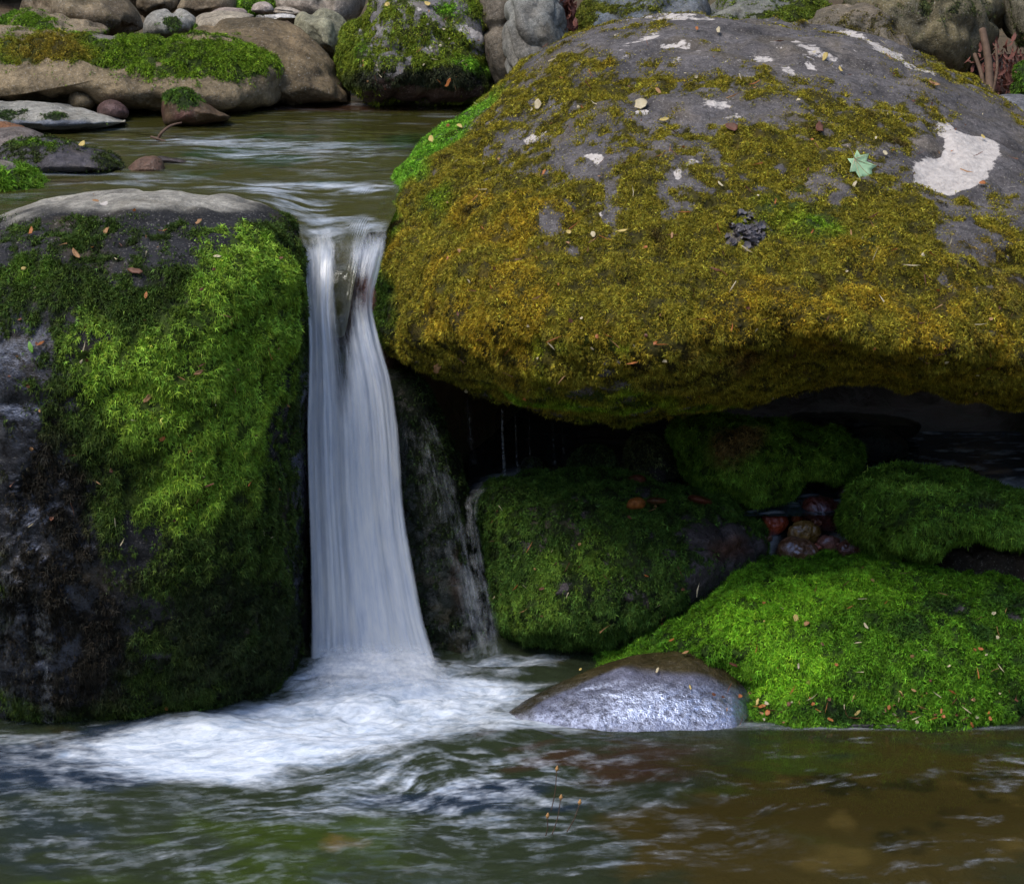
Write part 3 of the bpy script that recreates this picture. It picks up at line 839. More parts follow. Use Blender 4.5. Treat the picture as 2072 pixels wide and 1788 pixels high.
rock('rock', 'purplish wet stone right of the round olive-brown one', [(194, 220), (202, 206), (225, 201), (248, 210), (262, 228), (255, 242), (220, 246), (198, 240)], 2.10, .1, amp=.006, col=((.10, .06, .055),), wet=.8, seed=55)
rock('rock', 'pale flat rock with dark moss patches at the left edge of the upper pool',
     [(-140, 215), (-40, 207), (60, 206), (130, 211), (190, 224), (258, 246), (220, 258), (120, 264), (0, 262), (-120, 262)],
     2.02, .28, .2, tilt=.5, p=2.4, amp=.012, paint=Paint((.24, .23, .20), ((.09, .10, .12), ((.9, 100, 250, 140, 10),), 0, .2, 9)), wetb=((.8, 100, 256, 200, 9),),
     moss=.12, mossn=.4, mossb=((.6, 20, 235, 40, 14), (.5, 110, 238, 30, 10), (.4, 210, 250, 30, 7)), mcol=(.035, .06, .014), dens=90000, L=.01, W=.004, seed=56)
rock('rock', 'reddish-brown hump at the left edge behind the purple-grey rock', [(-60, 252), (-10, 244), (30, 246), (58, 258), (70, 275), (0, 285), (-60, 280)], 1.50, .1, amp=.01, col=((.17, .08, .04),), seed=57)
rock('rock', 'bare purple-grey rock at the left edge, in front of the pale flat rock', [(-100, 285), (-40, 262), (20, 257), (65, 264), (102, 282), (100, 310), (20, 330), (-100, 325)], 1.30, .18, tilt=.2, amp=.012, col=((.12, .10, .09),), seed=58)
rock('rock', 'dark low rock with patchy moss lying in the water, left in the upper pool',
     [(-20, 315), (10, 295), (50, 281), (95, 278), (140, 288), (180, 302), (225, 308), (252, 325), (262, 340), (240, 352), (150, 356), (50, 356), (-20, 350)],
     1.05, .16, .12, tilt=.15, p=2.8, amp=.012, col=((.05, .045, .05),), wet=.5, wetb=((.5, 130, 345, 200, 10),),
     moss=.45, mossn=.4, mossfr=10, mossb=((.5, 60, 292, 60, 10), (.4, 220, 325, 30, 15), (-.3, 120, 335, 80, 12)), mcol=Paint((.04, .055, .014), ((.08, .15, .015), ((.8, 70, 290, 80, 10),), -.1, .4, 10)), dens=130000, L=.012, seed=59)
rock('rock', 'bright moss tuft on a rounded rock at the left edge just behind the left boulder',
     [(-120, 345), (-60, 326), (0, 320), (35, 330), (65, 346), (92, 372), (104, 395), (90, 415), (20, 430), (-100, 430)],
     .78, .2, .15, tilt=.1, p=2.8, amp=.012, col=((.16, .14, .12),), wetb=((.6, 60, 412, 80, 8),),
     moss=.9, mossn=.15, mossb=((-.8, -5, 325, 50, 10, 15),), mcol=Paint((.085, .17, .014), ((.045, .08, .012), ((.8, 50, 405, 90, 12),), 0, .3, 9)), dens=150000, L=.02, W=.0045, seed=60)
rock('rock', 'small brown cone-shaped wet stone standing alone in the upper pool', [(255, 345), (268, 328), (295, 315), (318, 317), (330, 330), (333, 350), (300, 358), (265, 356)], .98, .06, amp=.004, tilt=.05, col=((.11, .065, .045),), wet=.6, seed=61)
rock('rock', 'low dark wet stone just breaking the water behind the brown cone-shaped one', [(308, 320), (325, 314), (355, 318), (385, 327), (390, 334), (350, 336), (315, 330)], 1.15, .05, amp=.004, col=((.05, .04, .04),), wet=1, seed=62)

TAN = ((.21, .165, .105), (.12, .092, .06))
BG = 'boulders of the far bank'
for (lab, o, Y, T, tl, c, mo, mb, mc, s) in (
    ('large tan boulder with dark stains at the top left', [(40, 20), (60, -20), (150, -60), (230, -40), (262, 5), (285, 35), (292, 60), (240, 75), (140, 70), (60, 50)], 3.45, .35, .1, TAN, -.1, ((.35, 230, 40, 25, 20),), (.06, .06, .02), 70),
    ('low rock with bright moss on its left half in front of the large tan boulder', [(15, 55), (30, 35), (70, 26), (130, 28), (190, 42), (222, 62), (200, 90), (80, 90), (20, 80)], 2.95, .25, .3, TAN, .15, ((.7, 70, 42, 70, 20), (.4, 190, 62, 50, 10)), (.09, .16, .012), 71),
    ('mossy hummock at the very left behind the low moss-topped rock', [(-20, 60), (0, 35), (30, 18), (50, 30), (50, 70), (10, 85)], 3.2, .2, .1, TAN, .9, (), (.07, .14, .012), 72),
    ('smooth tan boulder at the top between the stained one and the gap', [(250, -20), (290, -50), (350, -50), (368, -10), (362, 25), (330, 44), (285, 42), (262, 15)], 3.75, .25, .1, TAN, None, (), None, 73),
    ('greyish oval stone with a green moss patch above the long boulder', [(288, 50), (305, 32), (340, 23), (375, 25), (395, 40), (390, 62), (340, 75), (295, 70)], 3.1, .18, .1, ((.24, .23, .20), (.18, .17, .14)), .1, ((.7, 345, 45, 25, 16),), (.06, .10, .02), 74),
    ('brown-topped tan stone right of the smooth tan boulder', [(360, 20), (372, 0), (410, -20), (465, -15), (472, 15), (440, 38), (385, 38)], 3.6, .2, .1, TAN, None, (), None, 75),
    ('pale tan stone peeping out left behind the big smooth brown boulder', [(385, 50), (400, 28), (435, 18), (480, 20), (520, 30), (500, 60), (430, 90), (390, 75)], 3.1, .2, .1, ((.28, .24, .18),), -.05, ((.7, 385, 55, 20, 16),), (.08, .14, .014), 76),
    ('pink-grey pebble perched highest above the big smooth brown boulder', [(507, 22), (512, 8), (530, 2), (548, 8), (556, 22), (545, 30), (518, 29)], 3.3, .05, 0, ((.36, .30, .26),), None, (), None, 77),
    ('small whitish flat pebble below the pink-grey perched one', [(514, 36), (530, 28), (565, 25), (598, 29), (606, 38), (580, 48), (540, 46)], 3.1, .08, 0, ((.42, .40, .37),), None, (), None, 78),
    ('cream flat stone right of the perched pink-grey pebble', [(545, 22), (560, 14), (590, 16), (613, 26), (605, 33), (560, 30)], 3.4, .08, 0, ((.34, .29, .23),), None, (), None, 79),
    ('pinkish slab lying behind the pale tan stone', [(412, 30), (430, 18), (470, 17), (508, 24), (506, 36), (450, 42), (420, 40)], 3.35, .12, 0, ((.30, .24, .20),), None, (), None, 80),
    ('bright mossy hump at the top between two bare stones', [(455, 20), (465, 0), (510, -15), (555, -5), (575, 10), (540, 25), (490, 28)], 3.7, .18, .1, TAN, .9, (), (.10, .20, .014), 81),
    ('large pale boulder at the top above the rounded olive-grey stone', [(555, 12), (575, -30), (650, -60), (725, -40), (735, 10), (700, 60), (640, 60), (585, 40)], 3.7, .35, .1, ((.26, .22, .18), (.17, .14, .11)), 0.0, ((.4, 640, 40, 30, 14),), (.07, .07, .02), 82),
    ('rounded olive-grey stone leaning on the big smooth brown boulder', [(604, 60), (608, 35), (625, 26), (655, 24), (680, 35), (696, 60), (694, 95), (684, 118), (650, 110), (615, 80)], 3.05, .2, .1, ((.22, .21, .14), (.16, .15, .10)), -.05, (), (.06, .09, .02), 183),
    ('brown slab on edge touching the left side of the wrinkled grey boulder', [(975, 60), (978, -10), (1000, -40), (1040, -40), (1050, 60), (1040, 190), (1010, 185), (985, 140)], 2.55, .16, .05, ((.12, .10, .075),), .1, ((.4, 982, 60, 12, 60),), (.08, .08, .018), 84),
    ('dark slate boulder with an olive moss collar behind the top left of the huge boulder', [(1150, 80), (1160, 20), (1190, -10), (1300, -40), (1420, -30), (1430, 40), (1330, 90), (1200, 100)], 2.75, .3, .25, ((.085, .10, .115), (.12, .13, .14)), .25, ((.7, 1172, 50, 34, 60), (.4, 1260, 5, 80, 12)), (.10, .11, .014), 85),
    ('mossy grey boulder right behind the top of the huge boulder', [(1370, 40), (1420, 10), (1480, -20), (1580, -30), (1650, -10), (1672, 20), (1655, 60), (1500, 80), (1400, 70)], 3.0, .3, .25, ((.14, .14, .12),), .45, ((.5, 1600, 25, 80, 25), (-.4, 1520, 10, 90, 8)), (.09, .12, .014), 86),
    ('low humped rock with brown moss behind the right shoulder of the huge boulder', [(1630, 45), (1660, 22), (1720, 8), (1770, 12), (1815, 35), (1842, 75), (1850, 130), (1740, 140), (1640, 80)], 2.6, .25, .2, ((.15, .12, .085), (.10, .085, .06)), .35, ((.3, 1740, 60, 60, 30),), (.09, .075, .02), 87),
    ('large olive-brown boulder at the top right behind the low humped rock', [(1700, 20), (1720, -40), (1850, -80), (1980, -60), (2025, 0), (2025, 60), (1995, 120), (1950, 160), (1880, 150), (1800, 120), (1730, 80)], 3.0, .45, .1, ((.14, .115, .06), (.09, .08, .05)), .18, ((.3, 1850, 20, 140, 30),), (.05, .06, .02), 88),
    ('dark boulder cut by the top right corner', [(2018, 20), (2030, -40), (2120, -60), (2180, 0), (2160, 80), (2090, 110), (2045, 80)], 3.1, .3, .1, ((.10, .09, .06),), .35, (), (.05, .06, .018), 89),
    ('small mossy stone at the right edge below the sticks', [(2044, 170), (2052, 135), (2080, 120), (2130, 140), (2140, 200), (2080, 215), (2050, 200)], 2.2, .12, 0, ((.10, .09, .06),), .95, (), (.07, .14, .014), 90),
    ('grey flat rock at the right edge behind the shoulder of the huge boulder', [(1985, 230), (2000, 202), (2050, 196), (2150, 200), (2200, 240), (2120, 290), (2030, 270)], 1.95, .2, .2, ((.13, .13, .14),), None, (), None, 91),
    ('dark reddish rock in the gap behind the sticks', [(1960, 150), (1990, 110), (2060, 100), (2120, 130), (2110, 210), (2040, 230), (1980, 210)], 2.9, .15, .05, ((.06, .035, .028), (.04, .03, .025)), None, (), None, 92)):
    rock('boulder' if T > .15 else 'stone', lab, o, Y, T, tilt=tl, p=2.6, amp=min(.045, T * .2), fr=2.6, fine=.004, col=c, moss=mo, mossb=mb, mossn=.35, mossfr=6,
         mcol=mc, dens=120000, L=.012, W=.0045, seed=s, cat='boulder' if T > .15 else 'stone', group=BG if T > .15 else 'small stones of the far bank', relief=.01)
rock('boulder', 'steep far-bank boulder clad in yellow-green moss with white lichen streaks, dark at its foot',
     [(688, 125), (698, 88), (718, 50), (742, 12), (760, -30), (850, -70), (960, -60), (1010, -20), (1020, 60), (1016, 130), (1008, 190), (985, 215), (900, 216), (800, 214), (740, 208), (708, 180)],
     2.75, .42, .3, tilt=.12, p=3.2, q=2, amp=.03, fr=2.5, cat='boulder', centre=(850, 90),
     paint=Paint((.15, .14, .14), ((.055, .032, .024), ((1.2, 860, 185, 190, 30),), 0, .2, 6)),
     lich=((.8, 775, 14, 10, 7), (.8, 800, 22, 11, 7), (.8, 960, 70, 80, 12, 32), (.5, 830, 10, 80, 7, 30), (.6, 870, 92, 18, 10), (.5, 1000, 100, 60, 10, 30)), lichn=.15,
     moss=.62, mossn=.3, mossfr=6, mossb=((-.5, 985, 75, 70, 14, 32), (-.6, 870, 195, 170, 16), (-.3, 870, 100, 22, 14), (.3, 940, 130, 70, 20, 20), (-.5, 860, 20, 60, 6, 30)),
     mcol=Paint((.115, .15, .014), ((.11, .24, .016), ((.8, 960, 135, 70, 22, 20), (.7, 900, 20, 70, 20), (.5, 730, 90, 20, 40), (.4, 770, 115, 40, 20)), -.1, .3, 5), ((.07, .055, .018), ((.4, 790, 80, 50, 40),), -.15, .6, 7), ((.022, .026, .012), ((1.1, 850, 160, 190, 32),), -.1, .3, 7)),
     dens=150000, L=.014, W=.0046, relief=.025, seed=95, wetb=((.5, 860, 205, 180, 10),))
rock('boulder', 'grey boulder with deep slanting wrinkles standing left behind the huge boulder',
     [(1012, 90), (1015, 30), (1028, -20), (1090, -50), (1140, -20), (1150, 30), (1150, 90), (1130, 150), (1090, 190), (1040, 190), (1022, 150)],
     2.45, .3, .3, tilt=.06, p=2.8, amp=.015, fr=3, cat='boulder', col=((.20, .20, .18), (.15, .14, .12)), wrinkle=((1, .3, .85), 34, .022), ns=260, nr=90, seed=96)

# far rapids glimpsed at the top left corner
def water_sheet(name, xs, ys, zf, foamf, colf, clearf, mat, yf=None):
    X, Y = np.meshgrid(xs, ys)
    P = np.stack([X.ravel(), Y.ravel(), np.zeros(X.size)], 1)
    if yf is not None:
        a = yf(P[:, 0]); u = (P[:, 1] - ys[0]) / (ys[-1] - ys[0]); P[:, 1] = a + u * (ys[-1] - a)
    z0 = zf(P, None)
    P[:, 2] = z0
    V = toV(P)
    P[:, 2] = z0
    me = np_mesh(name, P, grid_quads(len(ys), len(xs)), 4, attrs={'foam': np.clip(foamf(V, P), 0, 1), 'wcol': colf(V, P), 'clear': np.clip(clearf(V, P), 0, 1)})
    return tag(link(name, me, mat), kind='structure')


def streaks(P, sx, sy, oct=5, seed=0, warp=.25, ang=0.0):
    """noise drawn out along the flow"""
    c, s = math.cos(R(ang)), math.sin(R(ang))
    x = P[:, 0] * c + P[:, 1] * s
    y = -P[:, 0] * s + P[:, 1] * c
    Q = np.stack([x, y, np.zeros(len(P))], 1)
    wv = (fbm(Q, 2.2, 3, seed=seed + 50) - .5) * warp
    Q = np.stack([x * sx, (y + wv) * sy, np.full(len(P), seed * 3.1)], 1)
    return fbm(Q, 1.0, oct, .58, seed=seed)


# ---- upper pool
ZU = 1.10
def upper_z(P, V):
    z = ZU + (streaks(P, 3, 9, 4, 3) - .5) * .022 * sstep(2.3, 1.3, P[:, 1]) + (streaks(P, 9, 26, 3, 4) - .5) * .006
    # the surface draws down towards the lip
    d = sstep(.75, .28, P[:, 1]) * sstep(.26, .08, np.abs(P[:, 0] + .42))
    return z - .05 * d - 3.2 * np.clip(.40 - P[:, 1], 0, 1) ** 2 * sstep(.30, .12, np.abs(P[:, 0] + .42))
def upper_foam(V, P):
    s = streaks(P, 5, 20, 5, 6)
    s2 = streaks(P, 14, 60, 4, 7)
    f = .50 * blobs(V, ((.75, 640, 380, 190, 13), (.7, 620, 420, 110, 22, 15), (.5, 400, 285, 220, 8), (.35, 600, 300, 260, 14), (.45, 480, 318, 120, 9), (.5, 370, 330, 40, 6), (.5, 740, 385, 60, 14), (.35, 700, 330, 120, 20), (.3, 330, 370, 160, 10), (.6, 650, 470, 50, 24), (.6, 750, 460, 40, 26)))
    k = sstep(.47, .72, .6 * s + .4 * s2 + f * .42 - .02)
    k = k * (.12 + .8 * np.clip(f * 2.0, 0, 1)) * .72
    edge = blobs(V, ((.5, 130, 352, 120, 3), (.6, 870, 211, 150, 2.5), (.35, 290, 357, 30, 4), (.5, 120, 262, 120, 3)))
    return k + edge * s2 * 1.2
def upper_col(V, P):
    return Paint((.050, .048, .010), ((.020, .042, .010), ((.6, 600, 320, 300, 50), (.5, 850, 300, 100, 60)), -.1, .9, 5), ((.085, .058, .020), ((.5, 880, 250, 160, 16), (.4, 400, 360, 200, 10), (.5, 150, 370, 100, 14)), -.15, .4, 3),
                 ((.045, .022, .012), ((1.0, 700, 215, 420, 14),), -.1, .1, 3))(V, P)
water_sheet('water', np.linspace(-3.2, .22, 520), np.linspace(.12, 2.75, 500), upper_z, upper_foam, upper_col,
            lambda V, P: np.full(len(P), .25), M_POOL, yf=lambda x: .12 + .20 * sstep(-.43, -.37, x) + .66 * sstep(-.33, -.25, x))

# far upstream rapids
water_sheet('water', np.linspace(-5.5, -2.2, 120), np.linspace(5.2, 9.5, 120), lambda P, V: 1.45 + (P[:, 1] - 5.2) * .09 + (streaks(P, 2, 8, 4, 9) - .5) * .05,
            lambda V, P: .45 + (streaks(P, 2, 10, 5, 8) - .5) * 1.5, lambda V, P: np.tile((.05, .075, .08), (len(P), 1)), lambda V, P: np.zeros(len(P)), M_POOL)

# ---- lower pool
def fall_dist(P):
    return np.hypot(P[:, 0] + .36, (P[:, 1] + .22) * 1.3)
def low_z(P, V):
    d = fall_dist(P)
    z = (streaks(P, 3.5, 9, 4, 12) - .5) * .05 * sstep(.9, .2, d)
    z += (streaks(P, 5, 12, 4, 13) - .5) * .018 * sstep(.8, -.1, P[:, 0])
    z += .035 * np.exp(-(d / .22) ** 2)
    z += (streaks(P, 12, 26, 4, 18, .4) - .5) * .035 * sstep(.75, .15, d)
    z += .018 * np.exp(-((d - .52) / .09) ** 2) * sstep(.3, -.2, P[:, 0])
    z += (streaks(P, 3, 8, 3, 14) - .5) * .004
    return z
def low_foam(V, P):
    x, y = V[:, 0], V[:, 1]
    core = blobs(V, ((1.0, 745, 1385, 185, 52), (1.0, 640, 1455, 330, 52, -6), (.9, 430, 1530, 250, 40, -4), (.8, 560, 1500, 260, 60), (.85, 960, 1400, 170, 34, 4), (.75, 860, 1465, 210, 34),
                     (.6, 300, 1490, 200, 28, -10), (.7, 460, 1568, 190, 22, 6), (.5, 1080, 1462, 120, 14, 8), (.6, 1020, 1345, 120, 16)))
    mid = blobs(V, ((.60, 760, 1570, 280, 60, -4), (.55, 950, 1600, 200, 80), (.30, 150, 1560, 250, 50), (.40, 80, 1680, 170, 80), (.30, 560, 1640, 220, 34), (.28, 1180, 1560, 160, 70),
                    (.25, 700, 1690, 220, 30), (.2, 420, 1750, 280, 30), (.25, 1000, 1700, 220, 50), (.18, 1350, 1700, 220, 60), (.3, 60, 1500, 120, 20), (.22, 640, 1770, 320, 30)))
    s1 = streaks(P, 3.0, 11, 5, 21, .5, 6)
    s2 = streaks(P, 18, 62, 5, 22, .30, 8)
    # short curls thrown out in front of the fall
    sw = streaks(P, 26, 17, 4, 23, .5, 50)
    n = .45 * s1 + .35 * s2 + .20 * sw
    c = np.clip(core, 0, 1.15)
    f = sstep(.10, 1.30, c * 1.0 + (n - .5) * 2.3)
    m = np.clip(mid, 0, 1)
    g = m * sstep(.46, .76, .30 * s1 + .40 * s2 + .30 * sw + m * .06) * 1.1
    f = np.maximum(f, g)
    lo = sstep(.63, .75, .5 * s2 + .5 * sw) * .20 * sstep(1700, 1100, x)
    edge = blobs(V, ((.55, 1430, 1465, 130, 4), (.3, 1800, 1472, 330, 4), (.3, 60, 1492, 120, 6)))
    return np.clip(np.maximum(f, lo) + edge * s2 * 1.3, 0, 1)
def low_col(V, P):
    V = V + (np.stack([streaks(P, 2.5, 7, 4, 61), streaks(P, 2.5, 7, 4, 62)], 1) - .5) * np.array([700, 220])
    return Paint((.028, .038, .020),
                 ((.018, .030, .050), ((.9, 120, 1540, 330, 70), (.8, 900, 1620, 250, 60), (.6, 60, 1700, 150, 120)), -.1, .3, 3),
                 ((.038, .058, .012), ((.9, 480, 1680, 230, 55), (.7, 250, 1770, 300, 30), (.7, 1620, 1560, 180, 40), (.5, 1680, 1680, 120, 60), (.4, 700, 1740, 150, 30)), -.1, .4, 4),
                 ((.058, .044, .012), ((1.1, 1850, 1640, 620, 190), (.5, 1350, 1740, 250, 60), (.3, 250, 1620, 120, 25)), -.1, .35, 5),
                 ((.042, .058, .012), ((.7, 1620, 1570, 230, 50), (.5, 1680, 1690, 150, 40), (.3, 1900, 1500, 300, 20)), -.1, .5, 5),
                 ((.11, .080, .022), ((.5, 1900, 1620, 300, 60), (.5, 1850, 1730, 300, 40)), -.25, 1.1, 9),  # golden highlights and bed tones put into the water colour
                 ((.050, .030, .018), ((.8, 1230, 1530, 220, 60), (.4, 1150, 1640, 250, 80)), -.1, .3, 4),
                 ((.024, .022, .008), ((.45, 1750, 1650, 500, 160),), -.4, 1.4, 8))(V, P)
water_sheet('water', np.linspace(-2.1, 2.1, 1150), np.linspace(-1.9, .45, 520), low_z, low_foam, low_col,
            lambda V, P: .15 + .35 * sstep(900, 1500, V[:, 0]), M_LOW)

# shaded pools in the hollow and between the pebbles
water_sheet('water', np.linspace(.60, 2.1, 160), np.linspace(.22, 1.05, 110), lambda P, V: .29 + (streaks(P, 5, 14, 3, 15) - .5) * .01,
            lambda V, P: sstep(.52, .75, streaks(P, 16, 40, 4, 25)) * .5 + blobs(V, ((.5, 2060, 985, 80, 16),)), lambda V, P: np.tile((.03, .045, .06), (len(P), 1)), lambda V, P: np.full(len(P), .1), M_LOW)
water_sheet('water', np.linspace(.42, .98, 100), np.linspace(.15, .44, 90), lambda P, V: .160 + (P[:, 1] - .22) * .50 + (streaks(P, 8, 14, 3, 16) - .5) * .01,
            lambda V, P: blobs(V, ((.7, 1555, 1105, 14, 40, 20), (.5, 1690, 1095, 30, 14), (.5, 1490, 1165, 40, 8))) * streaks(P, 14, 14, 4, 26) * 1.5, lambda V, P: np.tile((.03, .025, .022), (len(P), 1)), lambda V, P: np.full(len(P), .3), M_LOW)
water_sheet('water', np.linspace(-.12, .5, 100), np.linspace(.30, 1.2, 90), lambda P, V: .33 + (streaks(P, 8, 14, 3, 17) - .5) * .01,
            lambda V, P: blobs(V, ((.6, 1010, 970, 50, 14, -20),)) * streaks(P, 14, 14, 4, 27) * 1.6, lambda V, P: np.tile((.02, .024, .03), (len(P), 1)), lambda V, P: np.full(len(P), .1), M_LOW)


# ---- falling water
def veil(rows, cover, fold=.005, ns=150, nt=360, streak=1.0, seed=1, name='water', useg=None):
    """rows: (vx_left, vx_right, vy_left, vy_right, Y); interpolated down the fall"""
    A = np.array(rows, float)
    k = len(A)
    t = np.linspace(0, k - 1, nt)
    i = np.clip(t.astype(int), 0, k - 2)
    u = (t - i)[:, None]
    p0, p1, p2, p3 = A[np.clip(i - 1, 0, k - 1)], A[i], A[i + 1], A[np.clip(i + 2, 0, k - 1)]
    B = .5 * ((2 * p1) + (-p0 + p2) * u + (2 * p0 - 5 * p1 + 4 * p2 - p3) * u**2 + (-p0 + 3 * p1 - 3 * p2 + p3) * u**3)
    s = np.linspace(0, 1, ns)
    VX = B[:, 0:1] * (1 - s) + B[:, 1:2] * s
    VY = B[:, 2:3] * (1 - s) + B[:, 3:4] * s
    YY = np.repeat(B[:, 4:5], ns, 1)
    S = np.repeat(s[None], nt, 0).ravel()
    T = np.repeat((t / (k - 1))[:, None], ns, 1).ravel()
    q = np.stack([S * 9 * streak, T * 1.6, np.full(len(S), seed * 2.7)], 1)
    YY = YY.ravel() + (fbm(q, 1, 4, seed=seed) - .5) * fold * 4 * np.minimum(1, T * 6)
    # the curtain is thicker at its middle
    YY = YY - .035 * np.sin(np.pi * S) * np.minimum(1, T * 4)
    P = PY(VX.ravel(), VY.ravel(), YY)
    V = np.stack([VX.ravel(), VY.ravel()], 1)
    cov = np.clip(cover(V, S, T), 0, 1)
    wpx = (VX[:, -1] - VX[:, 0]).mean() / 220.0
    me = np_mesh(name, P, grid_quads(nt, ns), 4, attrs={'cov': cov, 'uu': S * streak * wpx + seed * 5.3, 'vv': T * 2.0 + seed * 1.7})
    return tag(link(name, me, M_VEIL), kind='structure')


def edgefade(S, a=.06, b=.06):
    return sstep(0, a, S) * sstep(1, 1 - b, S)


MAIN = [(560, 800, 418, 402, .62), (592, 800, 448, 428, .42), (604, 790, 476, 452, .27), (612, 786, 510, 492, .16), (617, 770, 560, 550, .10), (620, 757, 620, 612, .07),
        (623, 768, 690, 680, .04), (622, 794, 780, 770, .01), (620, 810, 880, 880, -.02), (623, 818, 1000, 1000, -.05), (626, 835, 1120, 1120, -.08),
        (628, 860, 1250, 1250, -.11), (626, 890, 1350, 1350, -.14), (624, 905, 1400, 1400, -.16)]
def cov_main(V, S, T):
    c = .86 + .5 * (fbm(np.stack([S * 5, T * 1.1, S * 0], 1), 1, 3, seed=44) - .5)
    c = c - blobs(V, ((.95, 694, 620, 24, 150, 0), (.55, 735, 600, 20, 60, 0), (.5, 688, 790, 16, 50), (.2, 655, 470, 60, 14)))
    c = c + blobs(V, ((.25, 660, 820, 32, 400), (.25, 760, 850, 40, 250), (.25, 720, 1150, 90, 250)))
    c = c - .50 * sstep(640, 450, V[:, 1]) + .2 * sstep(600, 1000, V[:, 1])
    c = c * edgefade(S, .035, .07) * sstep(.06, .28, T) * (1 - .8 * sstep(1335, 1395, V[:, 1]))
    return c
veil(MAIN, cov_main, seed=1)
BACK = [(a + 4, b - 6, c + 10, d + 10, e + .05) for a, b, c, d, e in MAIN[2:]]
def cov_back(V, S, T):
    c = .42 + .25 * sstep(650, 950, V[:, 1]) - blobs(V, ((.40, 694, 600, 26, 140), (.35, 738, 600, 22, 60)))
    return c * edgefade(S, .08, .08) * sstep(0, .1, T)
veil(BACK, cov_back, seed=2, streak=1.3)
# splash skirt where the fall strikes the pool
veil([(612, 890, 1282, 1282, -.17), (606, 904, 1320, 1320, -.205), (596, 926, 1352, 1352, -.255), (580, 952, 1384, 1384, -.32), (556, 985, 1418, 1418, -.395)],
     lambda V, S, T: .80 * sstep(0, .5, T) * sstep(1, .38, T) * edgefade(S, .22, .22), seed=6, ns=110, nt=90, fold=.006, streak=.8)
# thin sheet sliding over the slab
veil([(800, 850, 800, 790, .02), (812, 890, 880, 870, -.01), (822, 925, 980, 970, -.04), (835, 950, 1100, 1090, -.07), (860, 975, 1220, 1210, -.10), (885, 995, 1320, 1310, -.12), (895, 1005, 1370, 1370, -.13)],
     lambda V, S, T: (.07 + .16 * blob(V, 960, 1150, 24, 200) + .10 * blob(V, 900, 1000, 20, 190, -14)) * edgefade(S, .15, .12) * sstep(0, .2, T), seed=3, ns=80, nt=200, fold=.004)
# side stream between the slab and the dark mossy boulder
veil([(985, 1040, 966, 972, .34), (948, 992, 984, 992, .20), (936, 974, 1020, 1024, .09), (938, 976, 1080, 1080, .03), (944, 992, 1160, 1160, -.01), (950, 1010, 1240, 1240, -.05), (956, 1030, 1330, 1330, -.10)],
     lambda V, S, T: (.19 - .02 * T) * edgefade(S, .3, .3) * sstep(0, .12, T), seed=4, ns=50, nt=160, fold=.003)
# threads of water in the hollow
for k, (x, y0, y1, wd, cv) in enumerate(((1012, 822, 965, 12, .34), (1040, 830, 960, 9, .22), (1068, 838, 955, 7, .18), (1115, 850, 940, 10, .16), (1135, 855, 930, 8, .14), (940, 800, 940, 26, .16), (1168, 858, 930, 6, .12), (2035, 800, 905, 8, .2), (1925, 790, 880, 6, .1))):
    veil([(x, x + wd * .7, y0, y0, .42), (x + 1, x + wd * .8, (y0 + y1) / 2, (y0 + y1) / 2, .41), (x + 4, x + 4 + wd, y1, y1, .40)] if x < 1500 else
         [(x + 8, x + 8 + wd * .7, y0, y0, .8), (x + 3, x + 3 + wd, (y0 + y1) / 2, (y0 + y1) / 2, .79), (x, x + wd, y1, y1, .78)],
         lambda V, S, T, cv=cv: cv * edgefade(S, .3, .3) * sstep(0, .15, T), seed=10 + k, ns=16, nt=60, fold=.002)

BV = BVHTree.FromPolygons([tuple(v) for v in np.concatenate(ALLV)], np.concatenate(ALLT).tolist())


def hit(vx, vy):
    d = ray([vx], [vy])[0]
    r = BV.ray_cast(Vector(CAM), Vector(d).normalized())
    return r[0], r[1]


# ---- films and trickles running down the left boulder
def film(cols, y0, y1, cov, off, seed, n=70, wd=60, lean=0):
    """a thin running sheet laid on the rock"""
    s = np.linspace(0, 1, 26); t = np.linspace(0, 1, n)
    P = np.zeros((n, len(s), 3)); V = np.zeros((n, len(s), 2))
    for a in range(n):
        for b in range(len(s)):
            x = cols + (s[b] - .5) * wd + lean * t[a]; y = y0 + (y1 - y0) * t[a]
            h, nn = hit(x, y)
            if h is None: h, nn = Vector(PY([x], [y], [-.5])[0]), Vector((0, -1, 0))
            P[a, b] = h + nn * off; V[a, b] = (x, y)
    # smooth so the sheet does not follow every grain
    for _ in range(3):
        P[1:-1, 1:-1] = (P[:-2, 1:-1] + P[2:, 1:-1] + P[1:-1, :-2] + P[1:-1, 2:]) / 4
    S = np.repeat(s[None], n, 0).ravel(); T = np.repeat(t[:, None], len(s), 1).ravel()
    c = cov * edgefade(S, .3, .3) * sstep(0, .2, T)
    me = np_mesh('water', P.reshape(-1, 3), grid_quads(n, len(s)), 4, attrs={'cov': c, 'uu': S * wd / 120 + seed, 'vv': T * 3})
    tag(link('water', me, M_VEIL), kind='structure')
film(15, 980, 1500, .10, .014, 3, wd=90, lean=10)
film(88, 1180, 1490, .14, .014, 5, wd=46, lean=14)
film(45, 1150, 1490, .07, .016, 8, wd=50, lean=20)
film(0, 700, 980, .10, .012, 11, wd=60, lean=-10)


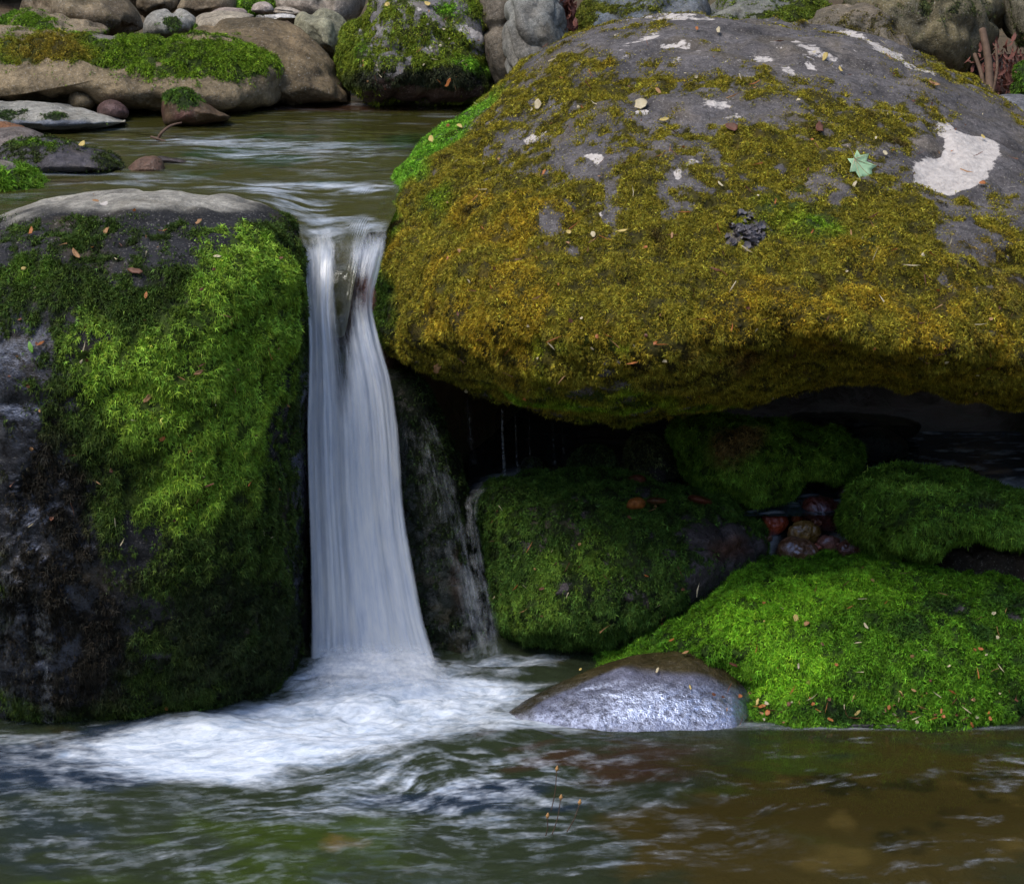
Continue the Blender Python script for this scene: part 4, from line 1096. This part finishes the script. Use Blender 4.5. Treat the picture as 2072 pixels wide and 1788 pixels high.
# ------------------------------------------------------------------ fallen leaves, twigs, small things
LEAFM = {
    'tan': simple_mat('leaf_tan', (.42, .24, .11), (.30, .15, .06), 60, .6, transl=.2),
    'orange': simple_mat('leaf_orange', (.45, .17, .04), (.30, .09, .03), 60, .55, transl=.2),
    'yellow': simple_mat('leaf_yellow', (.62, .48, .16), (.45, .33, .09), 60, .55, transl=.2),
    'cream': simple_mat('leaf_cream', (.62, .54, .36), (.48, .40, .24), 60, .6, transl=.2),
    'brown': simple_mat('leaf_brown', (.16, .06, .03), (.08, .032, .018), 60, .6, transl=.1),
    'green': simple_mat('leaf_green', (.16, .36, .05), (.12, .28, .04), 60, .5, transl=.25),
    'pale green': simple_mat('leaf_pale_green', (.44, .64, .40), (.34, .54, .30), 45, .6, transl=.15),
}
M_STEM = simple_mat('leaf_stem', (.50, .42, .26), (.40, .30, .18), 60)
M_TWIG = simple_mat('twig_bark', (.12, .07, .045), (.06, .035, .022), 60, .75)


def leaf_mesh(name, pts, thick=.0008, curl=.25, fold=.25):
    """outline in x,y; a curled, folded blade with a real thickness"""
    n = len(pts)
    rings = [1.0, .66, .33]
    vs = []
    for r in rings:
        for (x, y) in pts:
            vs.append((x * r, y * r))
    vs.append((0, 0))
    v = np.array(vs)
    L = np.abs(v[:, 0]).max()
    z = fold * np.abs(v[:, 1]) + curl * v[:, 0] ** 2 / L + (fbm(np.c_[v / L * 1.5, np.zeros(len(v))], 2, 2, seed=len(name)) - .5) * L * .15
    top = np.c_[v, z + thick]; bot = np.c_[v, z]
    f = []
    m = len(v)
    for k in range(2):
        for i in range(n):
            a, b = k * n + i, k * n + (i + 1) % n
            f.append((a, b, b + n, a + n)); f.append((a + m, a + n + m, b + n + m, b + m))
    for i in range(n):
        a, b = 2 * n + i, 2 * n + (i + 1) % n
        f.append((a, b, m - 1)); f.append((b + m, a + m, 2 * m - 1))
        f.append((i, i + m, (i + 1) % n + m, (i + 1) % n))
    me = bpy.data.meshes.new(name)
    me.from_pydata([tuple(p) for p in np.concatenate([top, bot])], [], f)
    for p in me.polygons: p.use_smooth = True
    return me


OVAL = [(1, 0), (.7, .22), (.3, .36), (-.1, .38), (-.5, .28), (-.85, .12), (-1, 0), (-.85, -.12), (-.5, -.28), (-.1, -.38), (.3, -.36), (.7, -.22)]
SHARD = [(1, .05), (.5, .3), (.1, .42), (-.4, .3), (-.9, .34), (-1, -.1), (-.5, -.3), (.1, -.26), (.6, -.3)]
CHIP = [(.9, .3), (.4, .7), (-.2, .62), (-.8, .5), (-1, -.1), (-.6, -.6), (.1, -.72), (.7, -.5), (1, -.1)]


def put_on(o, vx, vy, off, rot, lift=.3):
    h, n = hit(vx, vy)
    if h is None:
        h = Vector(PZ([vx], [vy], 0.0)[0]); n = Vector((0, 0, 1))
    o.location = h + n * off
    n = (n + (Vector(CAM) - h).normalized() * lift).normalized()
    q = n.to_track_quat('Z', 'X')
    from mathutils import Quaternion
    o.rotation_mode = 'QUATERNION'
    o.rotation_quaternion = q @ Quaternion((0, 0, 1), R(rot))
    return o


def leaf(vx, vy, size, rot, colr, shape, label, group, off=.010):
    s = 1.2 * size / 836 / 2 * (1 if vy > 300 else 1.2)
    pts = [(x * s * random.uniform(.9, 1.1), y * s * random.uniform(.85, 1.15)) for x, y in shape]
    me = leaf_mesh('leaf', pts, curl=random.uniform(-.2, .45), fold=random.uniform(.05, .5))
    o = link('leaf', me, LEAFM[colr])
    put_on(o, vx, vy, off, rot)
    tag(o, label, 'leaf', group)
    return o


GB = 'fallen leaves on the huge boulder'
GL = 'fallen leaves on the left boulder'
GM = 'fallen leaves on the green mound'
for a in (
    (1093, 214, 18, 10, 'cream', CHIP, 'oval cream leaf on the left flank of the huge boulder below its bare crown', GB),
    (1298, 219, 30, 0, 'cream', CHIP, 'pale whitish leaf scrap amid olive moss, upper left part of the huge boulder', GB),
    (1342, 249, 17, 100, 'yellow', OVAL, 'slim yellow leaf standing on end below the pale whitish scrap', GB),
    (1411, 64, 14, 20, 'orange', SHARD, 'orange leaf on the bare crown of the huge boulder', GB),
    (1452, 68, 18, -20, 'cream', SHARD, 'crumpled cream leaf right of the orange leaf on the bare crown', GB),
    (1668, 119, 22, -30, 'yellow', OVAL, 'curled yellow leaf on the bare grey shoulder of the huge boulder', GB),
    (1698, 147, 14, 0, 'yellow', SHARD, 'small yellow leaf just below the curled yellow one', GB),
    (1885, 176, 20, 60, 'tan', SHARD, 'tan leaf high on the right shoulder of the huge boulder', GB),
    (1331, 191, 18, 10, 'tan', SHARD, 'thin tan leaf on moss under the crown of the huge boulder', GB),
    (1657, 270, 32, -15, 'brown', SHARD, 'curled reddish-brown leaf above the pale green lobed leaf', GB),
    (1480, 265, 20, 60, 'brown', CHIP, 'ragged brown leaf near the centre top of the olive moss', GB),
    (1788, 317, 12, 0, 'cream', CHIP, 'cream speck of leaf right beside the pale green lobed leaf', GB),
    (1987, 285, 14, -10, 'yellow', OVAL, 'yellow leaf lying on the white lichen patch', GB),
    (1987, 377, 12, 90, 'orange', CHIP, 'orange leaf just below the white lichen patch', GB),
    (877, 285, 24, 60, 'yellow', OVAL, 'yellow-green leaf on the sharp left edge of the huge boulder', GB),
    (932, 261, 16, 60, 'yellow', OVAL, 'yellow leaf higher on the left edge of the huge boulder', GB),
    (1104, 355, 14, 0, 'orange', SHARD, 'small orange leaf left of the bluish bare patch', GB),
    (1260, 476, 18, -70, 'yellow', OVAL, 'slender yellow leaf upright in the moss left of the dark leafy lichen', GB),
    (1150, 478, 12, 0, 'yellow', CHIP, 'yellow flake in golden moss at the middle left of the huge boulder', GB),
    (1205, 478, 12, 30, 'cream', CHIP, 'cream flake left of the slender upright yellow leaf', GB),
    (891, 740, 32, -40, 'tan', SHARD, 'curled tan leaf hanging on the lower left rim of the huge boulder', GB),
    (1364, 480, 12, 10, 'tan', SHARD, 'tan leaf in moss left of the dark leafy lichen', GB),
    (1839, 540, 30, 85, 'cream', [(1, .02), (.3, .07), (-.4, .07), (-1, 0), (-.4, -.07), (.3, -.07)], 'thin pale needle standing in the moss on the right of the huge boulder', GB),
    (1455, 380, 14, 20, 'cream', SHARD, 'cream leaf right of the small pale lichen spot', GB),
    (1730, 378, 16, -20, 'cream', SHARD, 'cream leaf below the pale green lobed leaf', GB),
    (223, 472, 15, 30, 'tan', CHIP, 'square tan leaf on dark moss at the upper left boulder', GL),
    (152, 525, 25, 0, 'tan', OVAL, 'pointed tan leaf on the left boulder, left of its centre top', GL),
    (65, 477, 18, 0, 'orange', SHARD, 'orange-brown leaf near the top left of the left boulder', GL),
    (50, 547, 9, 80, 'yellow', CHIP, 'yellow flake near the left edge of the left boulder', GL),
    (277, 552, 26, 80, 'brown', SHARD, 'dull brown leaf on the dark patch of the left boulder', GL),
    (192, 416, 12, 40, 'tan', CHIP, 'pinkish tan leaf on the grey top of the left boulder', GL),
    (66, 705, 20, 20, 'green', OVAL, 'fresh green leaf on wet dark rock at the left edge', GL),
    (84, 695, 12, -60, 'orange', OVAL, 'orange leaf next to the fresh green leaf', GL),
    (298, 605, 13, 0, 'orange', OVAL, 'orange leaf at the upper rim of the bright moss field', GL),
    (398, 752, 17, -75, 'tan', OVAL, 'tan leaf in the middle of the bright moss field', GL),
    (296, 806, 22, -60, 'tan', SHARD, 'wedge-shaped tan leaf in the lower left of the bright moss field', GL),
    (441, 526, 14, 90, 'cream', OVAL, 'cream sliver in the bright moss at the upper right', GL),
    (452, 640, 20, 70, 'tan', [(1, .03), (0, .12), (-1, .03), (-1, -.03), (0, -.12), (1, -.03)], 'straw-thin tan leaf in the bright moss right of centre', GL),
    (326, 885, 10, -60, 'orange', CHIP, 'small orange leaf below the wedge-shaped one', GL),
    (402, 455, 16, -50, 'tan', SHARD, 'narrow tan leaf just below the grey top of the left boulder', GL),
    (335, 1425, 9, 0, 'orange', CHIP, 'orange flake low on the left boulder beside the foam', GL),
    (1610, 1254, 14, 10, 'yellow', CHIP, 'round yellow leaf in the brightest moss of the green mound', GM),
    (1634, 1268, 12, -20, 'tan', CHIP, 'tan leaf just right of the round yellow one', GM),
    (1750, 1270, 13, 30, 'cream', OVAL, 'cream sliver right of the tan leaf on the green mound', GM),
    (1551, 1264, 9, 80, 'yellow', OVAL, 'yellow sliver left of the round yellow leaf', GM),
    (1846, 1138, 18, 0, 'tan', SHARD, 'tan leaf on the ridge of the green mound', GM),
    (1614, 1345, 10, 0, 'cream', SHARD, 'cream leaf scrap at the centre of the green mound', GM),
    (1966, 1317, 9, 0, 'orange', CHIP, 'left one of two orange flakes at the right of the green mound', GM),
    (1982, 1320, 9, 60, 'orange', CHIP, 'right one of two orange flakes at the right of the green mound', GM),
    (1826, 1402, 10, 60, 'yellow', OVAL, 'yellow leaf low on the right half of the green mound', GM),
    (1850, 1400, 10, 70, 'tan', OVAL, 'tan sliver right beside the low yellow leaf', GM),
    (1733, 1440, 14, -50, 'yellow', SHARD, 'yellow leaf near the foot of the green mound', GM),
    (1681, 1453, 12, 70, 'orange', SHARD, 'orange leaf at the waterline of the green mound, left of its middle', GM),
    (1536, 1422, 13, 0, 'yellow', SHARD, 'yellow leaf where the green mound meets the silvery rock', GM),
    (1548, 1432, 15, -60, 'orange', SHARD, 'orange leaf crowded beside the yellow one at the silvery rock', GM),
    (1556, 1446, 12, 20, 'orange', CHIP, 'lowest orange leaf of the little heap by the silvery rock', GM),
    (1600, 1428, 10, 0, 'brown', CHIP, 'brown leaf right of the little leaf heap', GM),
    (1490, 1338, 16, 80, 'brown', SHARD, 'dark red leaf on the moss edge above the silvery rock', GM),
    (1360, 1305, 18, 20, 'orange', SHARD, 'crumpled orange leaf on top of the silvery rock under the moss', GM),
    (1386, 1328, 15, -60, 'tan', OVAL, 'oval tan leaf on the brown upper part of the silvery rock', GM),
    (1330, 1361, 12, -20, 'cream', SHARD, 'cream leaf on the silver face of the wet rock', GM),
    (1395, 1395, 9, 10, 'yellow', SHARD, 'tiny yellow leaf on the silver face of the wet rock', GM),
    (1178, 1362, 7, 60, 'yellow', CHIP, 'yellow bud at the left tip of the green mound', GM),
    (1800, 1432, 8, 0, 'orange', CHIP, 'small orange flake low in the middle of the green mound', GM),
    (1905, 1440, 10, 0, 'orange', SHARD, 'orange scrap near the waterline right of the middle of the mound', GM),
    (1965, 1460, 12, 30, 'orange', SHARD, 'orange leaf at the waterline towards the right edge', GM),
    (2000, 1458, 8, 0, 'orange', CHIP, 'tiny orange flake right of the waterline leaf', GM),
    (1695, 1345, 7, 80, 'orange', CHIP, 'pinkish flake right of the cream scrap on the mound', GM),
    (1100, 1190, 12, -70, 'brown', SHARD, 'red-brown leaf on the shaded boulder right of the slab', 'leaves on the shaded boulder'),
    (1278, 1053, 14, 70, 'brown', SHARD, 'red-brown leaf below the orange pebble on the shaded boulder', 'leaves on the shaded boulder'),
    (788, 13, 14, 70, 'yellow', CHIP, 'cream leaf between lichen spots on the steep moss-clad boulder', 'leaves on the far bank'),
    (866, 13, 14, 60, 'yellow', CHIP, 'yellow leaf at the top of the steep moss-clad boulder', 'leaves on the far bank'),
    (655, 98, 12, -50, 'orange', OVAL, 'orange leaf on the flank of the big smooth brown boulder', 'leaves on the far bank'),
    (912, 167, 22, -30, 'orange', SHARD, 'orange-red leaf on the dark foot of the steep moss-clad boulder', 'leaves on the far bank'),
    (168, 299, 14, -20, 'yellow', CHIP, 'yellow leaf on the dark low mossy rock in the upper pool', 'leaves on the far bank'),
):
    leaf(*a)

# needles, bud scales and crumbs caught in the moss: one mass
def crumbs(name, boxes, label):
    rng = random.Random(12)
    out = {}
    for (x0, y0, x1, y1, n) in boxes:
        for _ in range(n):
            h, nn = hit(rng.uniform(x0, x1), rng.uniform(y0, y1))
            if h is None: continue
            q = (nn + Vector((rng.gauss(0, .5), rng.gauss(0, .5), rng.gauss(0, .5)))).normalized().to_track_quat('Z', 'X')
            k = rng.random()
            L, W = (rng.uniform(.008, .020), .0011) if k < .55 else (rng.uniform(.003, .006), rng.uniform(.002, .0045))
            a = rng.uniform(0, 6.28); c, s_ = math.cos(a), math.sin(a)
            vs, fs = out.setdefault(rng.choice(('tan', 'orange', 'brown', 'cream', 'brown')), ([], []))
            b = len(vs)
            for x, y, z in ((-L, -W, .3), (0, -W * 1.2, 0), (L, 0, .25), (0, W * 1.2, 0), (-L, W, .3), (0, 0, .12)):
                vs.append(tuple(h + nn * rng.uniform(.007, .012) + q @ Vector((x * c - y * s_, x * s_ + y * c, z * L * .5))))
            fs += [(b, b + 1, b + 5), (b + 1, b + 2, b + 5), (b + 2, b + 3, b + 5), (b + 3, b + 4, b + 5), (b + 4, b, b + 5)]
    V_, F_, mi = [], [], []
    me = bpy.data.meshes.new(name)
    for j, (c, (vs, fs)) in enumerate(out.items()):
        me.materials.append(LEAFM[c])
        F_ += [tuple(i + len(V_) for i in f) for f in fs]; mi += [j] * len(fs); V_ += vs
    me.from_pydata(V_, [], F_)
    me.polygons.foreach_set('material_index', mi)
    tag(link(name, me, None), label, 'litter', kind='stuff')
crumbs('needle_litter', ((900, 80, 2060, 800, 210), (20, 400, 600, 1100, 60), (1300, 1150, 2060, 1460, 55), (1440, 1400, 2060, 1462, 60), (720, 10, 1000, 180, 40), (1000, 980, 1400, 1280, 30)),
       'scattered brown needles and pale bud scales caught in the moss of the boulders')

# the pale green lobed leaf
def lobed_leaf():
    root = bpy.data.objects.new('leaf', None); COL.objects.link(root)
    tips = [(1.0, 0, .30), (.62, .62, .22), (.0, .80, .20), (-.55, .45, .12)]
    raw = [(-.42, .05), (-.62, .42), (-.28, .44), (-.05, .92), (.16, .52), (.42, .60), (.70, .74), (.66, .38), (.80, .22), (1.1, 0),
           (.80, -.22), (.66, -.38), (.70, -.74), (.42, -.60), (.16, -.52), (-.05, -.92), (-.28, -.44), (-.62, -.42), (-.42, -.05)]
    s = 40 / 836
    me = leaf_mesh('blade', [(x * s, y * s) for x, y in raw], curl=.15, fold=.15, thick=.001)
    b = link('blade', me, LEAFM['pale green'], root)
    vs, fs = [], []
    for (x, y) in ((1.05, 0), (.62, .62), (.62, -.62), (-.05, .8), (-.05, -.8)):
        a = np.array((-.35 * s, 0)); e = np.array((x, y)) * s
        d = (e - a) / np.linalg.norm(e - a); pn = np.array((-d[1], d[0])) * .0009
        k = len(vs)
        for q, wv in ((a, 1), ((a + e) / 2, .8), (e, .2)):
            z = .15 * abs(q[1]) + .15 * q[0] ** 2 / s + .0018
            vs += [(*(q - pn * wv), z), (*(q + pn * wv), z), (*q, z + .0009)]
        for j in (0, 3):
            for u, v2 in ((0, 2), (2, 1), (1, 0)):
                fs.append((k + j + u, k + j + v2, k + j + 3 + v2, k + j + 3 + u))
    m2 = bpy.data.meshes.new('vein'); m2.from_pydata(vs, [], fs)
    link('vein', m2, M_STEM, root)
    tube('stem', [(-.35 * s, 0, .003), (-.75 * s, .03 * s, .010), (-1.15 * s, -.08 * s, .016)], [.0014, .0012, .0015], M_STEM, root)
    put_on(root, 1722, 342, .024, -150, .5)
    tag(root, 'pale green lobed maple-like leaf lying on the olive moss of the huge boulder', 'leaf')


def tube(name, pts, rad, m, parent=None, seg=7):
    pts = [np.array(p, float) for p in pts]
    # refine
    A = np.array(pts); k = len(A)
    t = np.linspace(0, k - 1, (k - 1) * 5 + 1); i = np.clip(t.astype(int), 0, k - 2); u = (t - i)[:, None]
    p0, p1, p2, p3 = A[np.clip(i - 1, 0, k - 1)], A[i], A[i + 1], A[np.clip(i + 2, 0, k - 1)]
    B = .5 * ((2 * p1) + (-p0 + p2) * u + (2 * p0 - 5 * p1 + 4 * p2 - p3) * u**2 + (-p0 + 3 * p1 - 3 * p2 + p3) * u**3)
    r = np.interp(t, np.arange(k), rad)
    d = np.gradient(B, axis=0); d /= np.linalg.norm(d, axis=1)[:, None]
    ref = np.array((.3, .2, .9)); n1 = np.cross(d, ref); n1 /= np.linalg.norm(n1, axis=1)[:, None]; n2 = np.cross(d, n1)
    a = np.linspace(0, 2 * np.pi, seg, endpoint=False)
    P = B[:, None] + r[:, None, None] * (np.cos(a)[None, :, None] * n1[:, None] + np.sin(a)[None, :, None] * n2[:, None])
    f = [tuple(x) for x in grid_quads(len(B), seg, wrap=True)]
    f += [tuple(range(seg))[::-1], tuple(range((len(B) - 1) * seg, len(B) * seg))]
    me = bpy.data.meshes.new(name); me.from_pydata([tuple(x) for x in P.reshape(-1, 3)], [], f)
    for q in me.polygons: q.use_smooth = True
    return link(name, me, m, parent)


lobed_leaf()

# twig standing in the upper pool
root = bpy.data.objects.new('twig', None); COL.objects.link(root)
p0 = PZ([320], [284], ZU)[0]; root.location = p0
def rel(vx, vy, Y): return PY([vx], [vy], [Y])[0] - p0
tube('stem', [rel(318, 286, p0[1]), rel(326, 270, p0[1]), rel(345, 255, p0[1] + .02), rel(368, 248, p0[1] + .03)], [.005, .005, .004, .002], M_TWIG, root)
tube('branch', [rel(305, 277, p0[1]), rel(322, 282, p0[1] - .01), rel(345, 290, p0[1] - .02)], [.004, .004, .003], M_TWIG, root)
tag(root, 'bent bare twig sticking out of the upper pool', 'twig')

# sticks in the gap at the top right
M_STICK = simple_mat('stick_bark', (.13, .08, .05), (.06, .035, .02), 30, .8)
for lab, a, b, r in (('thick upright brown stick in the dark gap at the top right', (1988, 60), (2002, 200), .016), ('thinner slanting stick left of the thick one in the dark gap', (1972, 110), (1990, 198), .009),
                     ('thin straight twig leaning across the dark gap right of the thick stick', (2015, 90), (2008, 190), .006)):
    A_, B_ = PY([a[0]], [a[1]], [2.35])[0], PY([b[0]], [b[1]], [2.15])[0]
    o = tube('stick', [A_ - B_, (A_ - B_) * .5 + np.array((.01, 0, 0)), (0, 0, 0)], [r * .8, r * .9, r], M_STICK)
    o.location = B_
    tag(o, lab, 'stick', 'sticks in the gap at the top right')

# red leaf litter in the cleft: one mass
def litter(name, c, n, sx, sy, Y, label):
    vs, fs = [], []
    rng = random.Random(4)
    for _ in range(n):
        p = PY([c[0] + rng.gauss(0, sx)], [c[1] + rng.gauss(0, sy)], [Y + rng.gauss(0, .04)])[0]
        q = Vector((rng.gauss(0, 1), rng.gauss(-.6, 1), rng.gauss(.6, 1))).normalized().to_track_quat('Z', 'X')
        s = rng.uniform(.012, .026); k = len(vs)
        for x, y in SHARD:
            vs.append(tuple(Vector(p) + q @ Vector((x * s, y * s, .4 * s * x * x + .3 * s * abs(y)))))
        fs.append(tuple(range(k, k + len(SHARD))))
    me = bpy.data.meshes.new(name); me.from_pydata(vs, [], fs)
    o = link(name, me, simple_mat('litter', (.09, .028, .02), (.20, .075, .05), 25, .7, transl=.1))
    tag(o, label, 'leaf litter', kind='stuff')
litter('leaf_litter', (1144, 40), 260, 11, 32, 2.42, 'red-brown dead leaves filling the cleft right of the wrinkled grey boulder')
litter('leaf_litter', (2030, 150), 160, 32, 28, 2.45, 'dark red dead leaves lying in the gap behind the sticks')

# dark leafy lichen rosette on the huge boulder
def rosette():
    rng = random.Random(9)
    vs, fs = [], []
    spots = []
    for _ in range(85):
        x = rng.gauss(0, 1); y = rng.gauss(0, 1)
        if x * x + y * y > 3.2: continue
        if -.2 < x < .9 and y < -.1 and y > -1.0 and rng.random() < .6: continue
        spots.append((1510 + x * 24, 470 + y * 23))
    for (x, y) in spots:
        h, n = hit(x, y)
        if h is None: continue
        q = (n + Vector((rng.gauss(0, .5), rng.gauss(0, .5), rng.gauss(0, .5)))).normalized().to_track_quat('Z', 'X')
        s = rng.uniform(.006, .011); k = len(vs)
        m = 11
        vs.append(tuple(h + n * .003))
        for j in range(m):
            a = 2 * math.pi * j / m
            r = s * (1 + .25 * math.sin(3 * a + rng.random() * 6))
            vs.append(tuple(h + n * .004 + q @ Vector((r * math.cos(a), r * math.sin(a), s * (.35 + .35 * math.sin(2 * a + rng.random()))))))
        for j in range(m): fs.append((k, k + 1 + j, k + 1 + (j + 1) % m))
    me = bpy.data.meshes.new('lichen'); me.from_pydata(vs, [], fs)
    for p in me.polygons: p.use_smooth = True
    big = bpy.data.objects['boulder']
    o = link('lichen', me, simple_mat('leafy_lichen', (.05, .045, .055), (.12, .11, .12), 70, .45), big)
    o.matrix_parent_inverse.identity()
    o.location = -big.location
    o['label'] = 'dark purple-grey leafy lichen rosette'
rosette()

# seed stalks at the edge of the pool in front
root = bpy.data.objects.new('seed_stalks', None); COL.objects.link(root)
b0 = PZ([1120], [1700], 0.0)[0]; root.location = b0
M_POD = simple_mat('seed_pod', (.45, .25, .08), (.25, .12, .05), 80)
for (x0, y0, x1, y1) in ((1104, 1690, 1107, 1655), (1117, 1688, 1134, 1618), (1147, 1682, 1172, 1628), (1115, 1640, 1126, 1560)):
    A_ = PY([x0], [y0], [b0[1]])[0] - b0; B_ = PY([x1], [y1], [b0[1] - .01])[0] - b0
    st = tube('stalk', [A_, (A_ + B_) / 2 + np.array((.003, 0, 0)), B_], [.0011, .001, .0009], M_TWIG, root)
    tube('seed_pod', [B_, B_ + np.array((.001, 0, .006)), B_ + np.array((.002, 0, .013))], [.0012, .0042, .0010], M_POD, root)
tag(root, 'thin stalks with tiny brown seed pods rising from the water in front of the foam', 'plant')
